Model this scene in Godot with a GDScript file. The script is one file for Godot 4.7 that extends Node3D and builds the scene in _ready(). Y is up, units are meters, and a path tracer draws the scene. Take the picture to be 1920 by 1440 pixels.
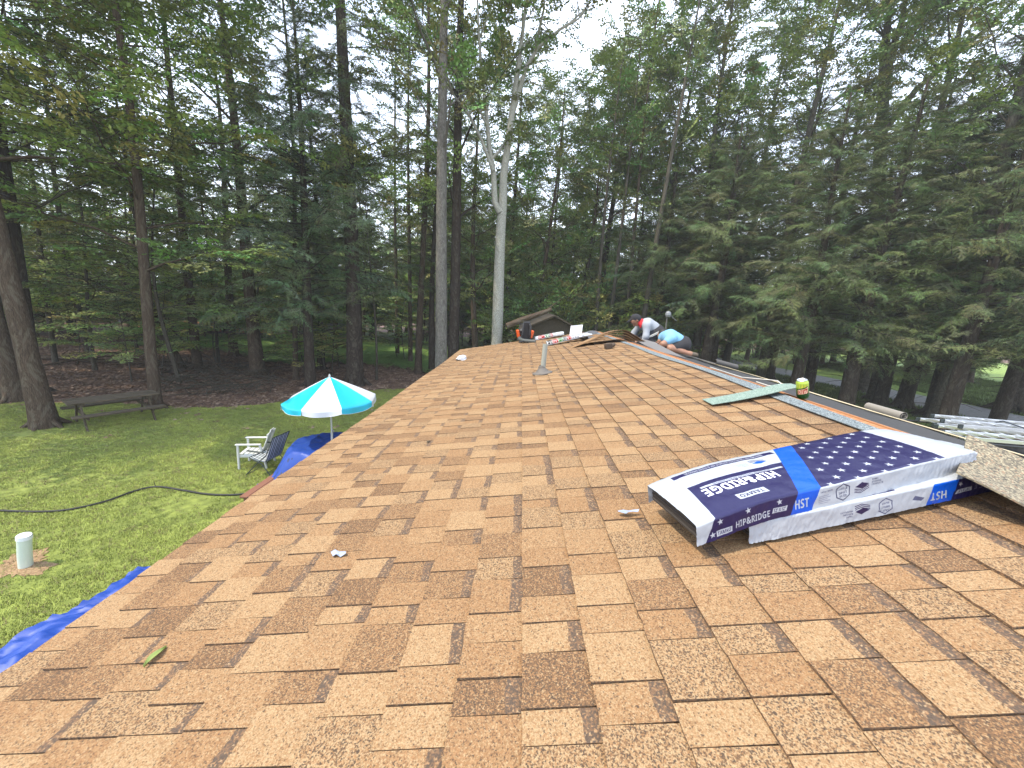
extends Node3D
# A re-roofed house in a clearing, seen from its own roof. x runs up the slope, -z along the ridge, y is up, metres.

const CAM_Y := 4.0
const F := 720.0            # focal length in pixels of the 1920 x 1440 photograph
const SLOPE := 0.2
const ROOF_H := 0.818       # the lens above the roof plane
const EAVE_X := -1.375
const RIDGE_X := 1.74
const ROOF_FAR := -9.03
const ROOF_NEAR := 1.6
const EAVE_R := 3.72
const COURSE := 0.146
const RIDGE_Y := CAM_Y - ROOF_H + SLOPE * RIDGE_X

var cam_basis: Basis
var M := {}
var taken := {}
var font: SystemFont

# ---------------------------------------------------------------- small helpers

class MB:
	var v := PackedVector3Array()
	var n := PackedVector3Array()
	var t := PackedVector2Array()
	var c := PackedColorArray()
	var col = null
	func vert(p: Vector3, nn: Vector3, uv: Vector2) -> void:
		v.append(p)
		n.append(nn)
		t.append(uv)
		if col != null:
			c.append(col)
	# counter-clockwise seen from outside; stored clockwise as Godot wants it
	func tri(a: Vector3, b: Vector3, d: Vector3, ua := Vector2.ZERO, ub := Vector2.ZERO, ud := Vector2.ZERO) -> void:
		var nn := (b - a).cross(d - a).normalized()
		vert(a, nn, ua)
		vert(d, nn, ud)
		vert(b, nn, ub)
	func tri_n(a: Vector3, b: Vector3, d: Vector3, na: Vector3, nb: Vector3, nd: Vector3, ua := Vector2.ZERO, ub := Vector2.ZERO, ud := Vector2.ZERO) -> void:
		vert(a, na, ua)
		vert(d, nd, ud)
		vert(b, nb, ub)
	func quad(a: Vector3, b: Vector3, d: Vector3, e: Vector3, ua := Vector2(0, 0), ub := Vector2(1, 0), ud := Vector2(1, 1), ue := Vector2(0, 1)) -> void:
		tri(a, b, d, ua, ub, ud)
		tri(a, d, e, ua, ud, ue)
	# a box with chamfered edges
	func box(x: Transform3D, size: Vector3, r := 0.004) -> void:
		var h := size * 0.5
		r = minf(r, minf(h.x, minf(h.y, h.z)) * 0.6)
		var hs := [h.x, h.y, h.z]
		for ax in 3:
			for s in [-1.0, 1.0]:
				var b1: int = (ax + 1) % 3
				var b2: int = (ax + 2) % 3
				var q := []
				for k in [[-1, -1], [1, -1], [1, 1], [-1, 1]]:
					var p := Vector3()
					p[ax] = s * hs[ax]
					p[b1] = k[0] * (hs[b1] - r)
					p[b2] = k[1] * (hs[b2] - r)
					q.append(x * p)
				if s < 0:
					q.reverse()
				var w: float = hs[b1] * 2
				var g: float = hs[b2] * 2
				quad(q[0], q[1], q[2], q[3], Vector2(0, 0), Vector2(w, 0), Vector2(w, g), Vector2(0, g))
		if r <= 0.0:
			return
		for ax in 3:
			var b1: int = (ax + 1) % 3
			var b2: int = (ax + 2) % 3
			for s1 in [-1.0, 1.0]:
				for s2 in [-1.0, 1.0]:
					var e := []
					for k in [[0, -1], [0, 1], [1, 1], [1, -1]]:
						var p := Vector3()
						p[ax] = k[1] * (hs[ax] - r)
						p[b1] = s1 * (hs[b1] if k[0] == 0 else hs[b1] - r)
						p[b2] = s2 * (hs[b2] - r if k[0] == 0 else hs[b2])
						e.append(x * p)
					if s1 * s2 < 0:
						e.reverse()
					quad(e[0], e[3], e[2], e[1])
		for sx in [-1.0, 1.0]:
			for sy in [-1.0, 1.0]:
				for sz in [-1.0, 1.0]:
					var a: Vector3 = x * Vector3(sx * h.x, sy * (h.y - r), sz * (h.z - r))
					var b: Vector3 = x * Vector3(sx * (h.x - r), sy * h.y, sz * (h.z - r))
					var d: Vector3 = x * Vector3(sx * (h.x - r), sy * (h.y - r), sz * h.z)
					if sx * sy * sz > 0:
						tri(a, b, d)
					else:
						tri(a, d, b)
	# a round bar along points, with a radius at each
	func tube(pts: Array, rad: Array, sides := 6, vs := 1.0, cap := true, us := 1.0) -> void:
		var m := pts.size()
		var up := Vector3.RIGHT
		var t0: Vector3 = (pts[1] - pts[0]).normalized()
		if absf(t0.dot(up)) > 0.9:
			up = Vector3.FORWARD
		var rings := []
		var len := 0.0
		var lens := []
		for i in m:
			var d: Vector3 = (pts[mini(i + 1, m - 1)] - pts[maxi(i - 1, 0)]).normalized()
			up = (up - d * up.dot(d)).normalized()
			var sd := d.cross(up)
			var ring := []
			for k in sides:
				var a := TAU * k / sides
				ring.append(up * cos(a) + sd * sin(a))
			rings.append(ring)
			if i > 0:
				len += (pts[i] - pts[i - 1]).length()
			lens.append(len * vs)
		for i in m - 1:
			for k in sides:
				var k2 := (k + 1) % sides
				var n0: Vector3 = rings[i][k]
				var n1: Vector3 = rings[i][k2]
				var n2: Vector3 = rings[i + 1][k2]
				var n3: Vector3 = rings[i + 1][k]
				var a: Vector3 = pts[i] + n0 * rad[i]
				var b: Vector3 = pts[i] + n1 * rad[i]
				var d: Vector3 = pts[i + 1] + n2 * rad[i + 1]
				var e: Vector3 = pts[i + 1] + n3 * rad[i + 1]
				var u0 := us * k / sides
				var u1 := us * (k + 1) / sides
				tri_n(a, b, d, n0, n1, n2, Vector2(u0, lens[i]), Vector2(u1, lens[i]), Vector2(u1, lens[i + 1]))
				tri_n(a, d, e, n0, n2, n3, Vector2(u0, lens[i]), Vector2(u1, lens[i + 1]), Vector2(u0, lens[i + 1]))
		if cap:
			for k in sides:
				var k2 := (k + 1) % sides
				tri(pts[0], pts[0] + rings[0][k2] * rad[0], pts[0] + rings[0][k] * rad[0])
				tri(pts[m - 1], pts[m - 1] + rings[m - 1][k] * rad[m - 1], pts[m - 1] + rings[m - 1][k2] * rad[m - 1])
	# turned shape: profile of (radius, height) from bottom to top
	func lathe(x: Transform3D, prof: Array, sides := 20) -> void:
		for i in prof.size() - 1:
			var p: Vector2 = prof[i]
			var q: Vector2 = prof[i + 1]
			var sl := Vector2(q.y - p.y, p.x - q.x).normalized()
			for k in sides:
				var a0 := TAU * k / sides
				var a1 := TAU * (k + 1) / sides
				var d0 := Vector3(cos(a0), 0, -sin(a0))
				var d1 := Vector3(cos(a1), 0, -sin(a1))
				var n0: Vector3 = (x.basis * (d0 * sl.x + Vector3.UP * sl.y)).normalized()
				var n1: Vector3 = (x.basis * (d1 * sl.x + Vector3.UP * sl.y)).normalized()
				var A: Vector3 = x * (d0 * p.x + Vector3.UP * p.y)
				var B: Vector3 = x * (d1 * p.x + Vector3.UP * p.y)
				var C: Vector3 = x * (d1 * q.x + Vector3.UP * q.y)
				var D: Vector3 = x * (d0 * q.x + Vector3.UP * q.y)
				var u0 := Vector2(float(k) / sides, float(i) / prof.size())
				var u1 := Vector2(float(k + 1) / sides, float(i + 1) / prof.size())
				if p.x > 0.0:
					tri_n(A, B, C, n0, n1, n1, u0, Vector2(u1.x, u0.y), u1)
				if q.x > 0.0:
					tri_n(A, C, D, n0, n1, n0, u0, u1, Vector2(u0.x, u1.y))
	# a curved sheet from a table of points [i][j]; smooth; both faces when thick > 0
	func sheet(g: Array, thick := 0.0, uvs := Vector2(1, 1)) -> void:
		var ni := g.size()
		var nj: int = g[0].size()
		var nr := []
		for i in ni:
			var row := []
			for j in nj:
				var di: Vector3 = g[mini(i + 1, ni - 1)][j] - g[maxi(i - 1, 0)][j]
				var dj: Vector3 = g[i][mini(j + 1, nj - 1)] - g[i][maxi(j - 1, 0)]
				row.append(dj.cross(di).normalized())
			nr.append(row)
		for i in ni - 1:
			for j in nj - 1:
				var ua := Vector2(float(i) / (ni - 1) * uvs.x, float(j) / (nj - 1) * uvs.y)
				var ud := Vector2(float(i + 1) / (ni - 1) * uvs.x, float(j + 1) / (nj - 1) * uvs.y)
				var ub := Vector2(ua.x, ud.y)
				var ue := Vector2(ud.x, ua.y)
				tri_n(g[i][j], g[i][j + 1], g[i + 1][j + 1], nr[i][j], nr[i][j + 1], nr[i + 1][j + 1], ua, ub, ud)
				tri_n(g[i][j], g[i + 1][j + 1], g[i + 1][j], nr[i][j], nr[i + 1][j + 1], nr[i + 1][j], ua, ud, ue)
				if thick > 0.0:
					var a: Vector3 = g[i][j] - nr[i][j] * thick
					var b: Vector3 = g[i][j + 1] - nr[i][j + 1] * thick
					var d: Vector3 = g[i + 1][j + 1] - nr[i + 1][j + 1] * thick
					var e: Vector3 = g[i + 1][j] - nr[i + 1][j] * thick
					tri_n(a, d, b, -nr[i][j], -nr[i + 1][j + 1], -nr[i][j + 1], ua, ud, ub)
					tri_n(a, e, d, -nr[i][j], -nr[i + 1][j], -nr[i + 1][j + 1], ua, ue, ud)
		if thick > 0.0:
			var ring := []
			for j in nj:
				ring.append([0, j])
			for i in range(1, ni):
				ring.append([i, nj - 1])
			for j in range(nj - 2, -1, -1):
				ring.append([ni - 1, j])
			for i in range(ni - 2, 0, -1):
				ring.append([i, 0])
			for k in ring.size():
				var p = ring[k]
				var q = ring[(k + 1) % ring.size()]
				var a: Vector3 = g[p[0]][p[1]]
				var b: Vector3 = g[q[0]][q[1]]
				quad(b, a, a - nr[p[0]][p[1]] * thick, b - nr[q[0]][q[1]] * thick)
	func into(mesh: ArrayMesh, mat: Material) -> ArrayMesh:
		if v.is_empty():
			return mesh
		var arr := []
		arr.resize(Mesh.ARRAY_MAX)
		arr[Mesh.ARRAY_VERTEX] = v
		arr[Mesh.ARRAY_NORMAL] = n
		arr[Mesh.ARRAY_TEX_UV] = t
		if c.size() == v.size():
			arr[Mesh.ARRAY_COLOR] = c
		mesh.add_surface_from_arrays(Mesh.PRIMITIVE_TRIANGLES, arr)
		mesh.surface_set_material(mesh.get_surface_count() - 1, mat)
		return mesh

func rng(s: int) -> RandomNumberGenerator:
	var r := RandomNumberGenerator.new()
	r.seed = s
	return r

func lin(r: float, g: float, b: float, a := 1.0) -> Color:
	var c := Color(r, g, b).linear_to_srgb()
	c.a = a
	return c

func mat(r: float, g: float, b: float, rough := 0.8, metal := 0.0) -> StandardMaterial3D:
	var m := StandardMaterial3D.new()
	m.albedo_color = lin(r, g, b)
	m.roughness = rough
	m.metallic = metal
	return m

func numbered(called: String) -> String:
	var k: int = taken.get(called, -1) + 1
	taken[called] = k
	return called if k == 0 else "%s_%03d" % [called, k]

func tag(o: Node, label: String, category: String, group := "", kind := "") -> Node:
	if label:
		o.set_meta("label", label)
	if category:
		o.set_meta("category", category)
	if group:
		o.set_meta("group", group)
	if kind:
		o.set_meta("kind", kind)
	return o

func thing(called: String, label: String, category: String, at := Vector3.ZERO, turn := Basis(), group := "") -> Node3D:
	var o := Node3D.new()
	o.name = numbered(called)
	add_child(o)
	o.transform = Transform3D(turn, at)
	tag(o, label, category, group)
	return o

func put(mb: MB, called: String, m: Material, parent: Node = null) -> MeshInstance3D:
	return put_mesh(mb.into(ArrayMesh.new(), m), called, parent)

func put_mesh(mesh: Mesh, called: String, parent: Node = null) -> MeshInstance3D:
	var o := MeshInstance3D.new()
	o.mesh = mesh
	if parent == null:
		o.name = numbered(called)
		add_child(o)
	else:
		o.name = called
		parent.add_child(o, true)
	return o

func scatter(called: String, mesh: Mesh, xs: Array, cols: Array, parent: Node = null) -> MultiMeshInstance3D:
	var mm := MultiMesh.new()
	mm.transform_format = MultiMesh.TRANSFORM_3D
	mm.use_colors = true
	mm.mesh = mesh
	mm.instance_count = xs.size()
	for i in xs.size():
		mm.set_instance_transform(i, xs[i])
		mm.set_instance_color(i, cols[i])
	var o := MultiMeshInstance3D.new()
	o.multimesh = mm
	o.set_meta("kind", "stuff")
	if parent == null:
		o.name = numbered(called)
		add_child(o)
	else:
		o.name = called
		parent.add_child(o, true)
	return o

func bx(cx: float, cy: float, cz: float) -> Transform3D:
	return Transform3D(Basis(), Vector3(cx, cy, cz))

# ---------------------------------------------------------------- photograph pixels to places

func ray(px: float, py: float) -> Vector3:
	return cam_basis * Vector3((px - 960.0) / F, -(py - 720.0) / F, -1.0)

func on_ground(px: float, py: float, y := 0.0) -> Vector3:
	var d := ray(px, py)
	return Vector3(0, CAM_Y, 0) + d * ((y - CAM_Y) / d.y)

func at_z(px: float, py: float, z: float) -> Vector3:
	var d := ray(px, py)
	return Vector3(0, CAM_Y, 0) + d * (z / d.z)

func roof_y(x: float) -> float:
	if x <= RIDGE_X:
		return CAM_Y - ROOF_H + SLOPE * x
	return RIDGE_Y - SLOPE * (x - RIDGE_X)

func on_roof(px: float, py: float, lift := 0.0) -> Vector3:
	var d := ray(px, py)
	return Vector3(0, CAM_Y, 0) + d * ((ROOF_H - lift) / (SLOPE * d.x - d.y))

# the old deck is not quite flat
func sag(x: float, z: float) -> float:
	return 0.006 * sin(z * 1.9 + x * 0.8) + 0.005 * sin(z * 0.83 - x * 1.7 + 1.0) + 0.004 * sin(x * 4.0 + z * 0.4)

# x turned along the slope: columns are up the slope, off the roof, towards the viewer
func roof_basis() -> Basis:
	var u := Vector3(1, SLOPE, 0).normalized()
	return Basis(u, Vector3(-u.y, u.x, 0), Vector3(0, 0, 1))

# ---------------------------------------------------------------- textures

func noise_image(size: int, freq: float, oct: int, sd: int, stretch := Vector2(1, 1)) -> PackedFloat32Array:
	var fn := FastNoiseLite.new()
	fn.seed = sd
	fn.frequency = freq
	fn.fractal_octaves = oct
	fn.noise_type = FastNoiseLite.TYPE_SIMPLEX_SMOOTH
	var out := PackedFloat32Array()
	out.resize(size * size)
	for y in size:
		for x in size:
			# wrap by blending on a torus
			var a := TAU * x / size
			var b := TAU * y / size
			var R := size / TAU
			out[y * size + x] = fn.get_noise_3d(cos(a) * R * stretch.x + 50.0 * cos(b), sin(a) * R * stretch.x + R * cos(b) * stretch.y, sin(b) * R * stretch.y) * 0.5 + 0.5
	return out

func tex(img: Image) -> ImageTexture:
	return ImageTexture.create_from_image(img)

# speckled stone granules pressed into asphalt: colours picked grain by grain
func granules(size: int, sd: int, pal: Array, wts: Array, grain := 2) -> ImageTexture:
	var r := rng(sd)
	var cum := []
	var s := 0.0
	for w in wts:
		s += w
		cum.append(s)
	var cols := []
	for p in pal:
		cols.append([p[0], p[1], p[2]])
	var data := PackedByteArray()
	data.resize(size * size * 3)
	var cells := size / grain
	var pick := PackedByteArray()
	pick.resize(cells * cells)
	for i in cells * cells:
		var q := r.randf() * s
		var k := 0
		while q > cum[k]:
			k += 1
		pick[i] = k
	for y in size:
		for x in size:
			var jx := posmod(x + r.randi_range(0, 1), size) / grain
			var jy := posmod(y + r.randi_range(0, 1), size) / grain
			var p: Array = cols[pick[jy * cells + jx]]
			var g := r.randf_range(0.86, 1.1)
			var o := (y * size + x) * 3
			data[o] = clampi(int(p[0] * g), 0, 255)
			data[o + 1] = clampi(int(p[1] * g), 0, 255)
			data[o + 2] = clampi(int(p[2] * g), 0, 255)
	return tex(Image.create_from_data(size, size, false, Image.FORMAT_RGB8, data))

# two colours mixed by noise with fine grain; all sRGB 0..255
func mottled(size: int, sd: int, ca: Array, cb: Array, freq: float, grain: float, stretch := Vector2(1, 1), sharp := 1.0) -> ImageTexture:
	var nz := noise_image(size, freq, 5, sd, stretch)
	var r := rng(sd + 7)
	var data := PackedByteArray()
	data.resize(size * size * 3)
	for i in size * size:
		var t := clampf((nz[i] - 0.5) * 2.2 * sharp + 0.5 + r.randf_range(-grain, grain), 0.0, 1.0)
		for k in 3:
			data[i * 3 + k] = clampi(int(lerpf(ca[k], cb[k], t)), 0, 255)
	return tex(Image.create_from_data(size, size, false, Image.FORMAT_RGB8, data))

func textured(t: Texture2D, scale: float, rough := 0.9, world := true) -> StandardMaterial3D:
	var m := StandardMaterial3D.new()
	m.albedo_texture = t
	m.roughness = rough
	if world:
		m.uv1_triplanar = true
		m.uv1_world_triplanar = true
		m.uv1_triplanar_sharpness = 4.0
	m.uv1_scale = Vector3(scale, scale, scale)
	return m

# ---------------------------------------------------------------- the scene

func _ready() -> void:
	# camera: the ridge vanishes at pixel (979, 574); the picture leans 3.4 degrees
	var d1 := Vector3(19.0 / F, 146.0 / F, -1.0).normalized()
	var up := Vector3(sin(0.06), cos(0.06), 0)
	up = (up - d1 * up.dot(d1)).normalized()
	var right := d1.cross(up)
	cam_basis = Basis(right, up, -d1).transposed()
	var cam := Camera3D.new()
	cam.name = "camera"
	cam.transform = Transform3D(cam_basis, Vector3(0, CAM_Y, 0))
	cam.fov = 90.0
	cam.near = 0.05
	cam.far = 600.0
	add_child(cam)
	# sky and sun
	var env := Environment.new()
	env.background_mode = Environment.BG_SKY
	env.tonemap_mode = Environment.TONE_MAPPER_LINEAR
	env.tonemap_exposure = 1.3
	env.sdfgi_enabled = true
	env.ssao_enabled = true
	env.ssil_enabled = true
	var sky_mat := ProceduralSkyMaterial.new()
	sky_mat.sky_top_color = Color(0.68, 0.74, 0.84)
	sky_mat.sky_horizon_color = Color(0.84, 0.87, 0.91)
	sky_mat.sky_curve = 0.25
	sky_mat.ground_bottom_color = Color(0.2, 0.22, 0.16)
	sky_mat.ground_horizon_color = Color(0.45, 0.48, 0.42)
	sky_mat.sky_energy_multiplier = 1.6
	sky_mat.sun_angle_max = 4.0
	sky_mat.sky_cover = cloud_cover()
	sky_mat.sky_cover_modulate = Color(1, 0.98, 0.96, 0.30)
	var sky := Sky.new()
	sky.sky_material = sky_mat
	env.sky = sky
	env.fog_enabled = true
	env.fog_density = 0.0013
	env.fog_light_color = Color(0.92, 0.93, 0.92)
	var we := WorldEnvironment.new()
	we.name = "surroundings"
	we.environment = env
	add_child(we)
	var sun := DirectionalLight3D.new()
	sun.name = "sun"
	sun.light_color = Color(1.0, 0.95, 0.86)
	sun.light_energy = 1.4
	sun.light_angular_distance = 0.6
	sun.shadow_enabled = true
	add_child(sun)
	var from_sun := Vector3(0.76, -1.5, -0.30)
	sun.look_at_from_position(Vector3.ZERO, from_sun, Vector3.FORWARD)
	font = SystemFont.new()
	font.font_names = PackedStringArray(["Droid Sans"])
	font.font_weight = 700
	make_materials()
	build_ground()
	build_house()
	build_woods()
	build_objects()
	build_far_things()

func cloud_cover() -> ImageTexture:
	var w := 512
	var h := 256
	var fn := FastNoiseLite.new()
	fn.seed = 4
	fn.frequency = 1.5
	fn.fractal_octaves = 5
	var img := Image.create(w, h, false, Image.FORMAT_RGBA8)
	for y in h:
		var el := PI * (0.5 - (y + 0.5) / h)
		for x in w:
			var az := TAU * x / w
			var d := Vector3(cos(el) * cos(az), sin(el) * 2.0, cos(el) * sin(az))
			var a := clampf(fn.get_noise_3dv(d) * 1.5 + 0.45, 0.0, 1.0)
			img.set_pixel(x, y, Color(1, 1, 1, a))
	return tex(img)

func make_materials() -> void:
	# shingle blends: [cream, tan, orange tan, brown, dark]
	var pal := [[155, 130, 98], [143, 114, 82], [136, 103, 72], [107, 82, 60], [80, 66, 54]]
	var blends := [[6.0, 5.0, 1.5, 0.7, 0.3], [3.0, 5.0, 4.0, 1.3, 0.5], [1.5, 4.0, 6.0, 2.0, 0.6], [1.0, 2.4, 3.2, 4.2, 1.6], [4.4, 3.0, 1.0, 2.0, 2.0], [0.5, 1.4, 2.0, 5.5, 2.6]]
	M.tones = []
	for i in blends.size():
		var m := textured(granules(640, 20 + i, pal, blends[i], 2), 1.0 / 0.78, 0.95)
		m.metallic_specular = 0.3
		M.tones.append(m)
	M.band = textured(granules(512, 31, pal, [0.3, 0.8, 0.8, 4.0, 5.5], 2), 1.0 / 0.85, 0.95)
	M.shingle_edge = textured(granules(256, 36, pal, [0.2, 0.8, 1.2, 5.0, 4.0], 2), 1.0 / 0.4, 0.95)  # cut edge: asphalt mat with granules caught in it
	M.grey_granule = textured(granules(512, 32, [[134, 143, 145], [99, 108, 111], [69, 77, 81], [150, 155, 153]], [3, 4, 3, 1], 2), 1.0 / 0.9, 0.95)
	M.sage_granule = textured(granules(512, 33, [[128, 146, 134], [110, 130, 119], [86, 104, 96], [146, 158, 148]], [4, 5, 2, 2], 2), 1.0 / 0.9, 0.95)
	M.stone_granule = textured(granules(510, 34, [[150, 140, 116], [126, 117, 97], [98, 91, 78], [74, 69, 62], [136, 108, 86]], [3, 5, 4, 1.5, 1], 3), 1.0 / 0.8, 0.95)
	M.old_granule = textured(granules(512, 35, [[70, 61, 47], [58, 50, 38], [44, 39, 31], [82, 73, 58]], [4, 5, 4, 1], 2), 1.0 / 2.0, 0.95)
	M.felt = mat(0.035, 0.034, 0.034, 0.9)
	M.plywood = textured(mottled(256, 41, [196, 140, 84], [226, 176, 116], 0.02, 0.1, Vector2(0.3, 6.0)), 1.4, 0.8)
	M.raw_wood = textured(mottled(256, 42, [142, 92, 58], [172, 122, 80], 0.02, 0.1, Vector2(0.3, 6.0)), 1.6, 0.8)
	M.pale_wood = textured(mottled(256, 44, [176, 160, 128], [210, 196, 164], 0.02, 0.1, Vector2(0.3, 6.0)), 1.4, 0.85)
	M.siding = mat(0.62, 0.60, 0.55, 0.6)
	M.fascia = mat(0.20, 0.13, 0.08, 0.6)
	M.grey_plastic = mat(0.27, 0.28, 0.24, 0.5)
	M.grey_rubber = mat(0.12, 0.105, 0.09, 0.7)
	M.white_plastic = mat(0.54, 0.55, 0.52, 0.4)
	M.black_plastic = mat(0.018, 0.018, 0.02, 0.5)
	M.black_rubber = mat(0.012, 0.012, 0.012, 0.6)
	M.orange_plastic = mat(0.62, 0.09, 0.012, 0.4)
	M.aluminium = mat(0.70, 0.71, 0.72, 0.35, 0.9)
	M.steel = mat(0.45, 0.45, 0.46, 0.4, 0.9)
	M.dark_metal = mat(0.035, 0.045, 0.045, 0.5, 0.3)

func piece(top: MB, edge: MB, band: MB, x: Transform3D, w: float, tooth: bool, banded: bool, r: RandomNumberGenerator) -> void:
	var L := 0.182
	var hb := r.randf_range(0.0108, 0.0124) if tooth else r.randf_range(0.0080, 0.0092)
	var segs := 3
	var g := 0.0018
	var pts := []
	for i in segs + 1:
		var z := lerpf(g, w - g, float(i) / segs)
		var jx := r.randf_range(-0.0022, 0.0022)
		var lift := hb + r.randf_range(-0.0006, 0.0010)
		var xb := r.randf_range(0.110, 0.121)
		pts.append([Vector3(jx, lift, z), Vector3(xb, lerpf(lift, 0.001, xb / L), z), Vector3(L, 0.001, z), Vector3(jx, -0.004, z)])
	for i in segs:
		var a: Array = pts[i]
		var b: Array = pts[i + 1]
		top.quad(x * a[0], x * b[0], x * b[1], x * a[1])
		(band if banded else top).quad(x * a[1], x * b[1], x * b[2], x * a[2])
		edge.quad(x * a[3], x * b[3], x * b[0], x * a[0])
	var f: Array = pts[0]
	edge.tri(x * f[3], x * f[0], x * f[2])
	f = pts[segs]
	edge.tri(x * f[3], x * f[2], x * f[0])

func build_house() -> void:
	var house := thing("house", "low house whose roof is being covered in tan and brown shingles", "house")
	# decks
	var zl := ROOF_NEAR - ROOF_FAR
	var zc := (ROOF_NEAR + ROOF_FAR) * 0.5
	var rb := roof_basis()
	var roof_len := (RIDGE_X - 0.05 - EAVE_X) / rb.x.x
	var mb := MB.new()
	var mid := Vector3((EAVE_X + RIDGE_X - 0.05) * 0.5, 0, zc)
	mid.y = roof_y(mid.x)
	mb.box(Transform3D(rb, mid + rb.y * -0.040), Vector3(roof_len - 0.02, 0.036, zl - 0.04), 0.0)
	var roof := put(mb, "roof", M.plywood, house)
	roof.set_meta("label", "roof slope newly covered with blended tan shingles")
	# shingles
	var r := rng(77)
	var list := []
	var k0 := int(floor((EAVE_X - 0.635) / COURSE))
	var zend := ROOF_FAR
	for k in range(k0, 8):
		var last := -1
		var bx0 := 0.635 + k * COURSE
		if bx0 < EAVE_X - 0.001:
			bx0 = EAVE_X - 0.012
		if bx0 > RIDGE_X - 0.17:
			break
		var z := ROOF_NEAR - r.randf() * 0.1
		var tooth := r.randf() < 0.5
		while z > zend + 0.02:
			var w := r.randf_range(0.085, 0.145) if tooth else r.randf_range(0.065, 0.125)
			w = minf(w, z - zend)
			z -= w
			var p := Vector3(bx0, 0, z)
			p.y = roof_y(bx0) + sag(bx0, z)
			var q := r.randf()
			var tone := 1
			var bands := 0.6
			if tooth:
				tone = 0 if q < 0.22 else 1 if q < 0.48 else 2 if q < 0.68 else 4 if q < 0.84 else 3 if q < 0.96 else 5
				bands = 0.15
			else:
				tone = 0 if q < 0.12 else 1 if q < 0.36 else 2 if q < 0.6 else 4 if q < 0.70 else 3 if q < 0.88 else 5
			if tone == last:
				tone = [3, 0, 4, 1, 2, 0][tone]
			last = tone
			var a := sag(bx0, z + w) - sag(bx0, z)
			var bs := Basis(Vector3.RIGHT, a / w * -1.0) * rb
			bs = bs * Basis(Vector3.UP, r.randf_range(-0.006, 0.006))
			list.append({"x": Transform3D(bs, p), "w": w, "tooth": tooth, "band": r.randf() < bands, "tone": tone, "seed": r.randi(), "show": shown(p + Vector3(0.07, 0, w * 0.5))})
			tooth = not tooth
	list.sort_custom(func(a, b): return a.show > b.show)
	var tops := []
	for i in M.tones.size():
		tops.append(MB.new())
	var edge_all := MB.new()
	var band_all := MB.new()
	for i in list.size():
		var s: Dictionary = list[i]
		var rr := rng(s.seed)
		if i < 300:
			var t := MB.new()
			var e := MB.new()
			var b := MB.new()
			piece(t, e, b, Transform3D(), s.w, s.tooth, s.band, rr)
			var mesh := ArrayMesh.new()
			t.into(mesh, M.tones[s.tone])
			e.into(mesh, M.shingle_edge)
			b.into(mesh, M.band)
			var o := put_mesh(mesh, "shingle", roof)
			o.transform = s.x
		else:
			piece(tops[s.tone], edge_all, band_all, s.x, s.w, s.tooth, s.band, rr)
	var rest := ArrayMesh.new()
	for i in tops.size():
		tops[i].into(rest, M.tones[i])
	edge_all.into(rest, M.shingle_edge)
	band_all.into(rest, M.band)
	var ro := put_mesh(rest, "shingle_field", roof)
	ro.set_meta("kind", "stuff")
	# grey strip of the last course under the ridge, wavy
	var g := []
	for i in 60:
		var z := lerpf(ROOF_NEAR, ROOF_FAR + 0.05, i / 59.0)
		var row := []
		for x in [RIDGE_X - 0.105 + 0.008 * sin(z * 3.1), RIDGE_X - 0.07, RIDGE_X - 0.035 + 0.006 * sin(z * 2.3 + 1.0)]:
			row.append(Vector3(x, roof_y(x) + sag(x, z) + 0.0145, z))
		g.append(row)
	mb = MB.new()
	mb.sheet(g, 0.004)
	var gs := put(mb, "ridge_strip", M.grey_granule, roof)
	gs.set_meta("label", "blue-grey granule strip running along under the open ridge")
	# ridge slot: two raw boards and the dark gap between
	mb = MB.new()
	mb.box(Transform3D(roof_basis(), Vector3(RIDGE_X - 0.012, RIDGE_Y - 0.012, zc)), Vector3(0.03, 0.03, zl), 0.002)
	put(mb, "ridge_board", M.raw_wood, house)
	var rr2 := Basis(Vector3(1, -SLOPE, 0).normalized(), Vector3(SLOPE, 1, 0).normalized(), Vector3(0, 0, 1))
	mb = MB.new()
	mb.box(Transform3D(rr2, Vector3(RIDGE_X + 0.085, roof_y(RIDGE_X + 0.085) - 0.002, zc)), Vector3(0.045, 0.022, zl), 0.002)
	put(mb, "ridge_board", M.raw_wood, house)
	# the far slope: plywood, felt, pale starter strip at its eave
	var wl := (EAVE_R - RIDGE_X - 0.06) / rr2.x.x
	var cx := (EAVE_R + RIDGE_X + 0.06) * 0.5
	mb = MB.new()
	mb.box(Transform3D(rr2, Vector3(cx, roof_y(cx) - 0.035, zc)), Vector3(wl, 0.036, zl - 0.02), 0.0)
	var fs := put(mb, "roof", M.plywood, house)
	fs.set_meta("label", "far roof slope still bare under dark felt")
	g = []
	for i in 70:
		var z := lerpf(ROOF_NEAR, ROOF_FAR, i / 69.0)
		var row := []
		for j in 9:
			var x := lerpf(RIDGE_X + 0.13, EAVE_R - 0.05, j / 8.0)
			row.append(Vector3(x, roof_y(x) - 0.010 + 0.004 * sin(z * 5.0 + j * 1.7) + 0.003 * sin(z * 13.0 + j), z))
		g.append(row)
	mb = MB.new()
	mb.sheet(g, 0.002)
	put(mb, "felt", M.felt, fs)
	g = []
	for i in 60:
		var z := lerpf(ROOF_NEAR, ROOF_FAR, i / 59.0)
		var row := []
		for j in 3:
			var x := lerpf(EAVE_R - 0.16, EAVE_R + 0.01, j / 2.0)
			row.append(Vector3(x, roof_y(x) + 0.006 + 0.004 * sin(z * 2.0), z))
		g.append(row)
	mb = MB.new()
	mb.sheet(g, 0.004)
	put(mb, "starter_strip", M.pale_wood, fs)
	# fascias and walls
	mb = MB.new()
	mb.box(bx(EAVE_X + 0.03, roof_y(EAVE_X) - 0.14, zc), Vector3(0.03, 0.16, zl - 0.06), 0.003)
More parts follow.
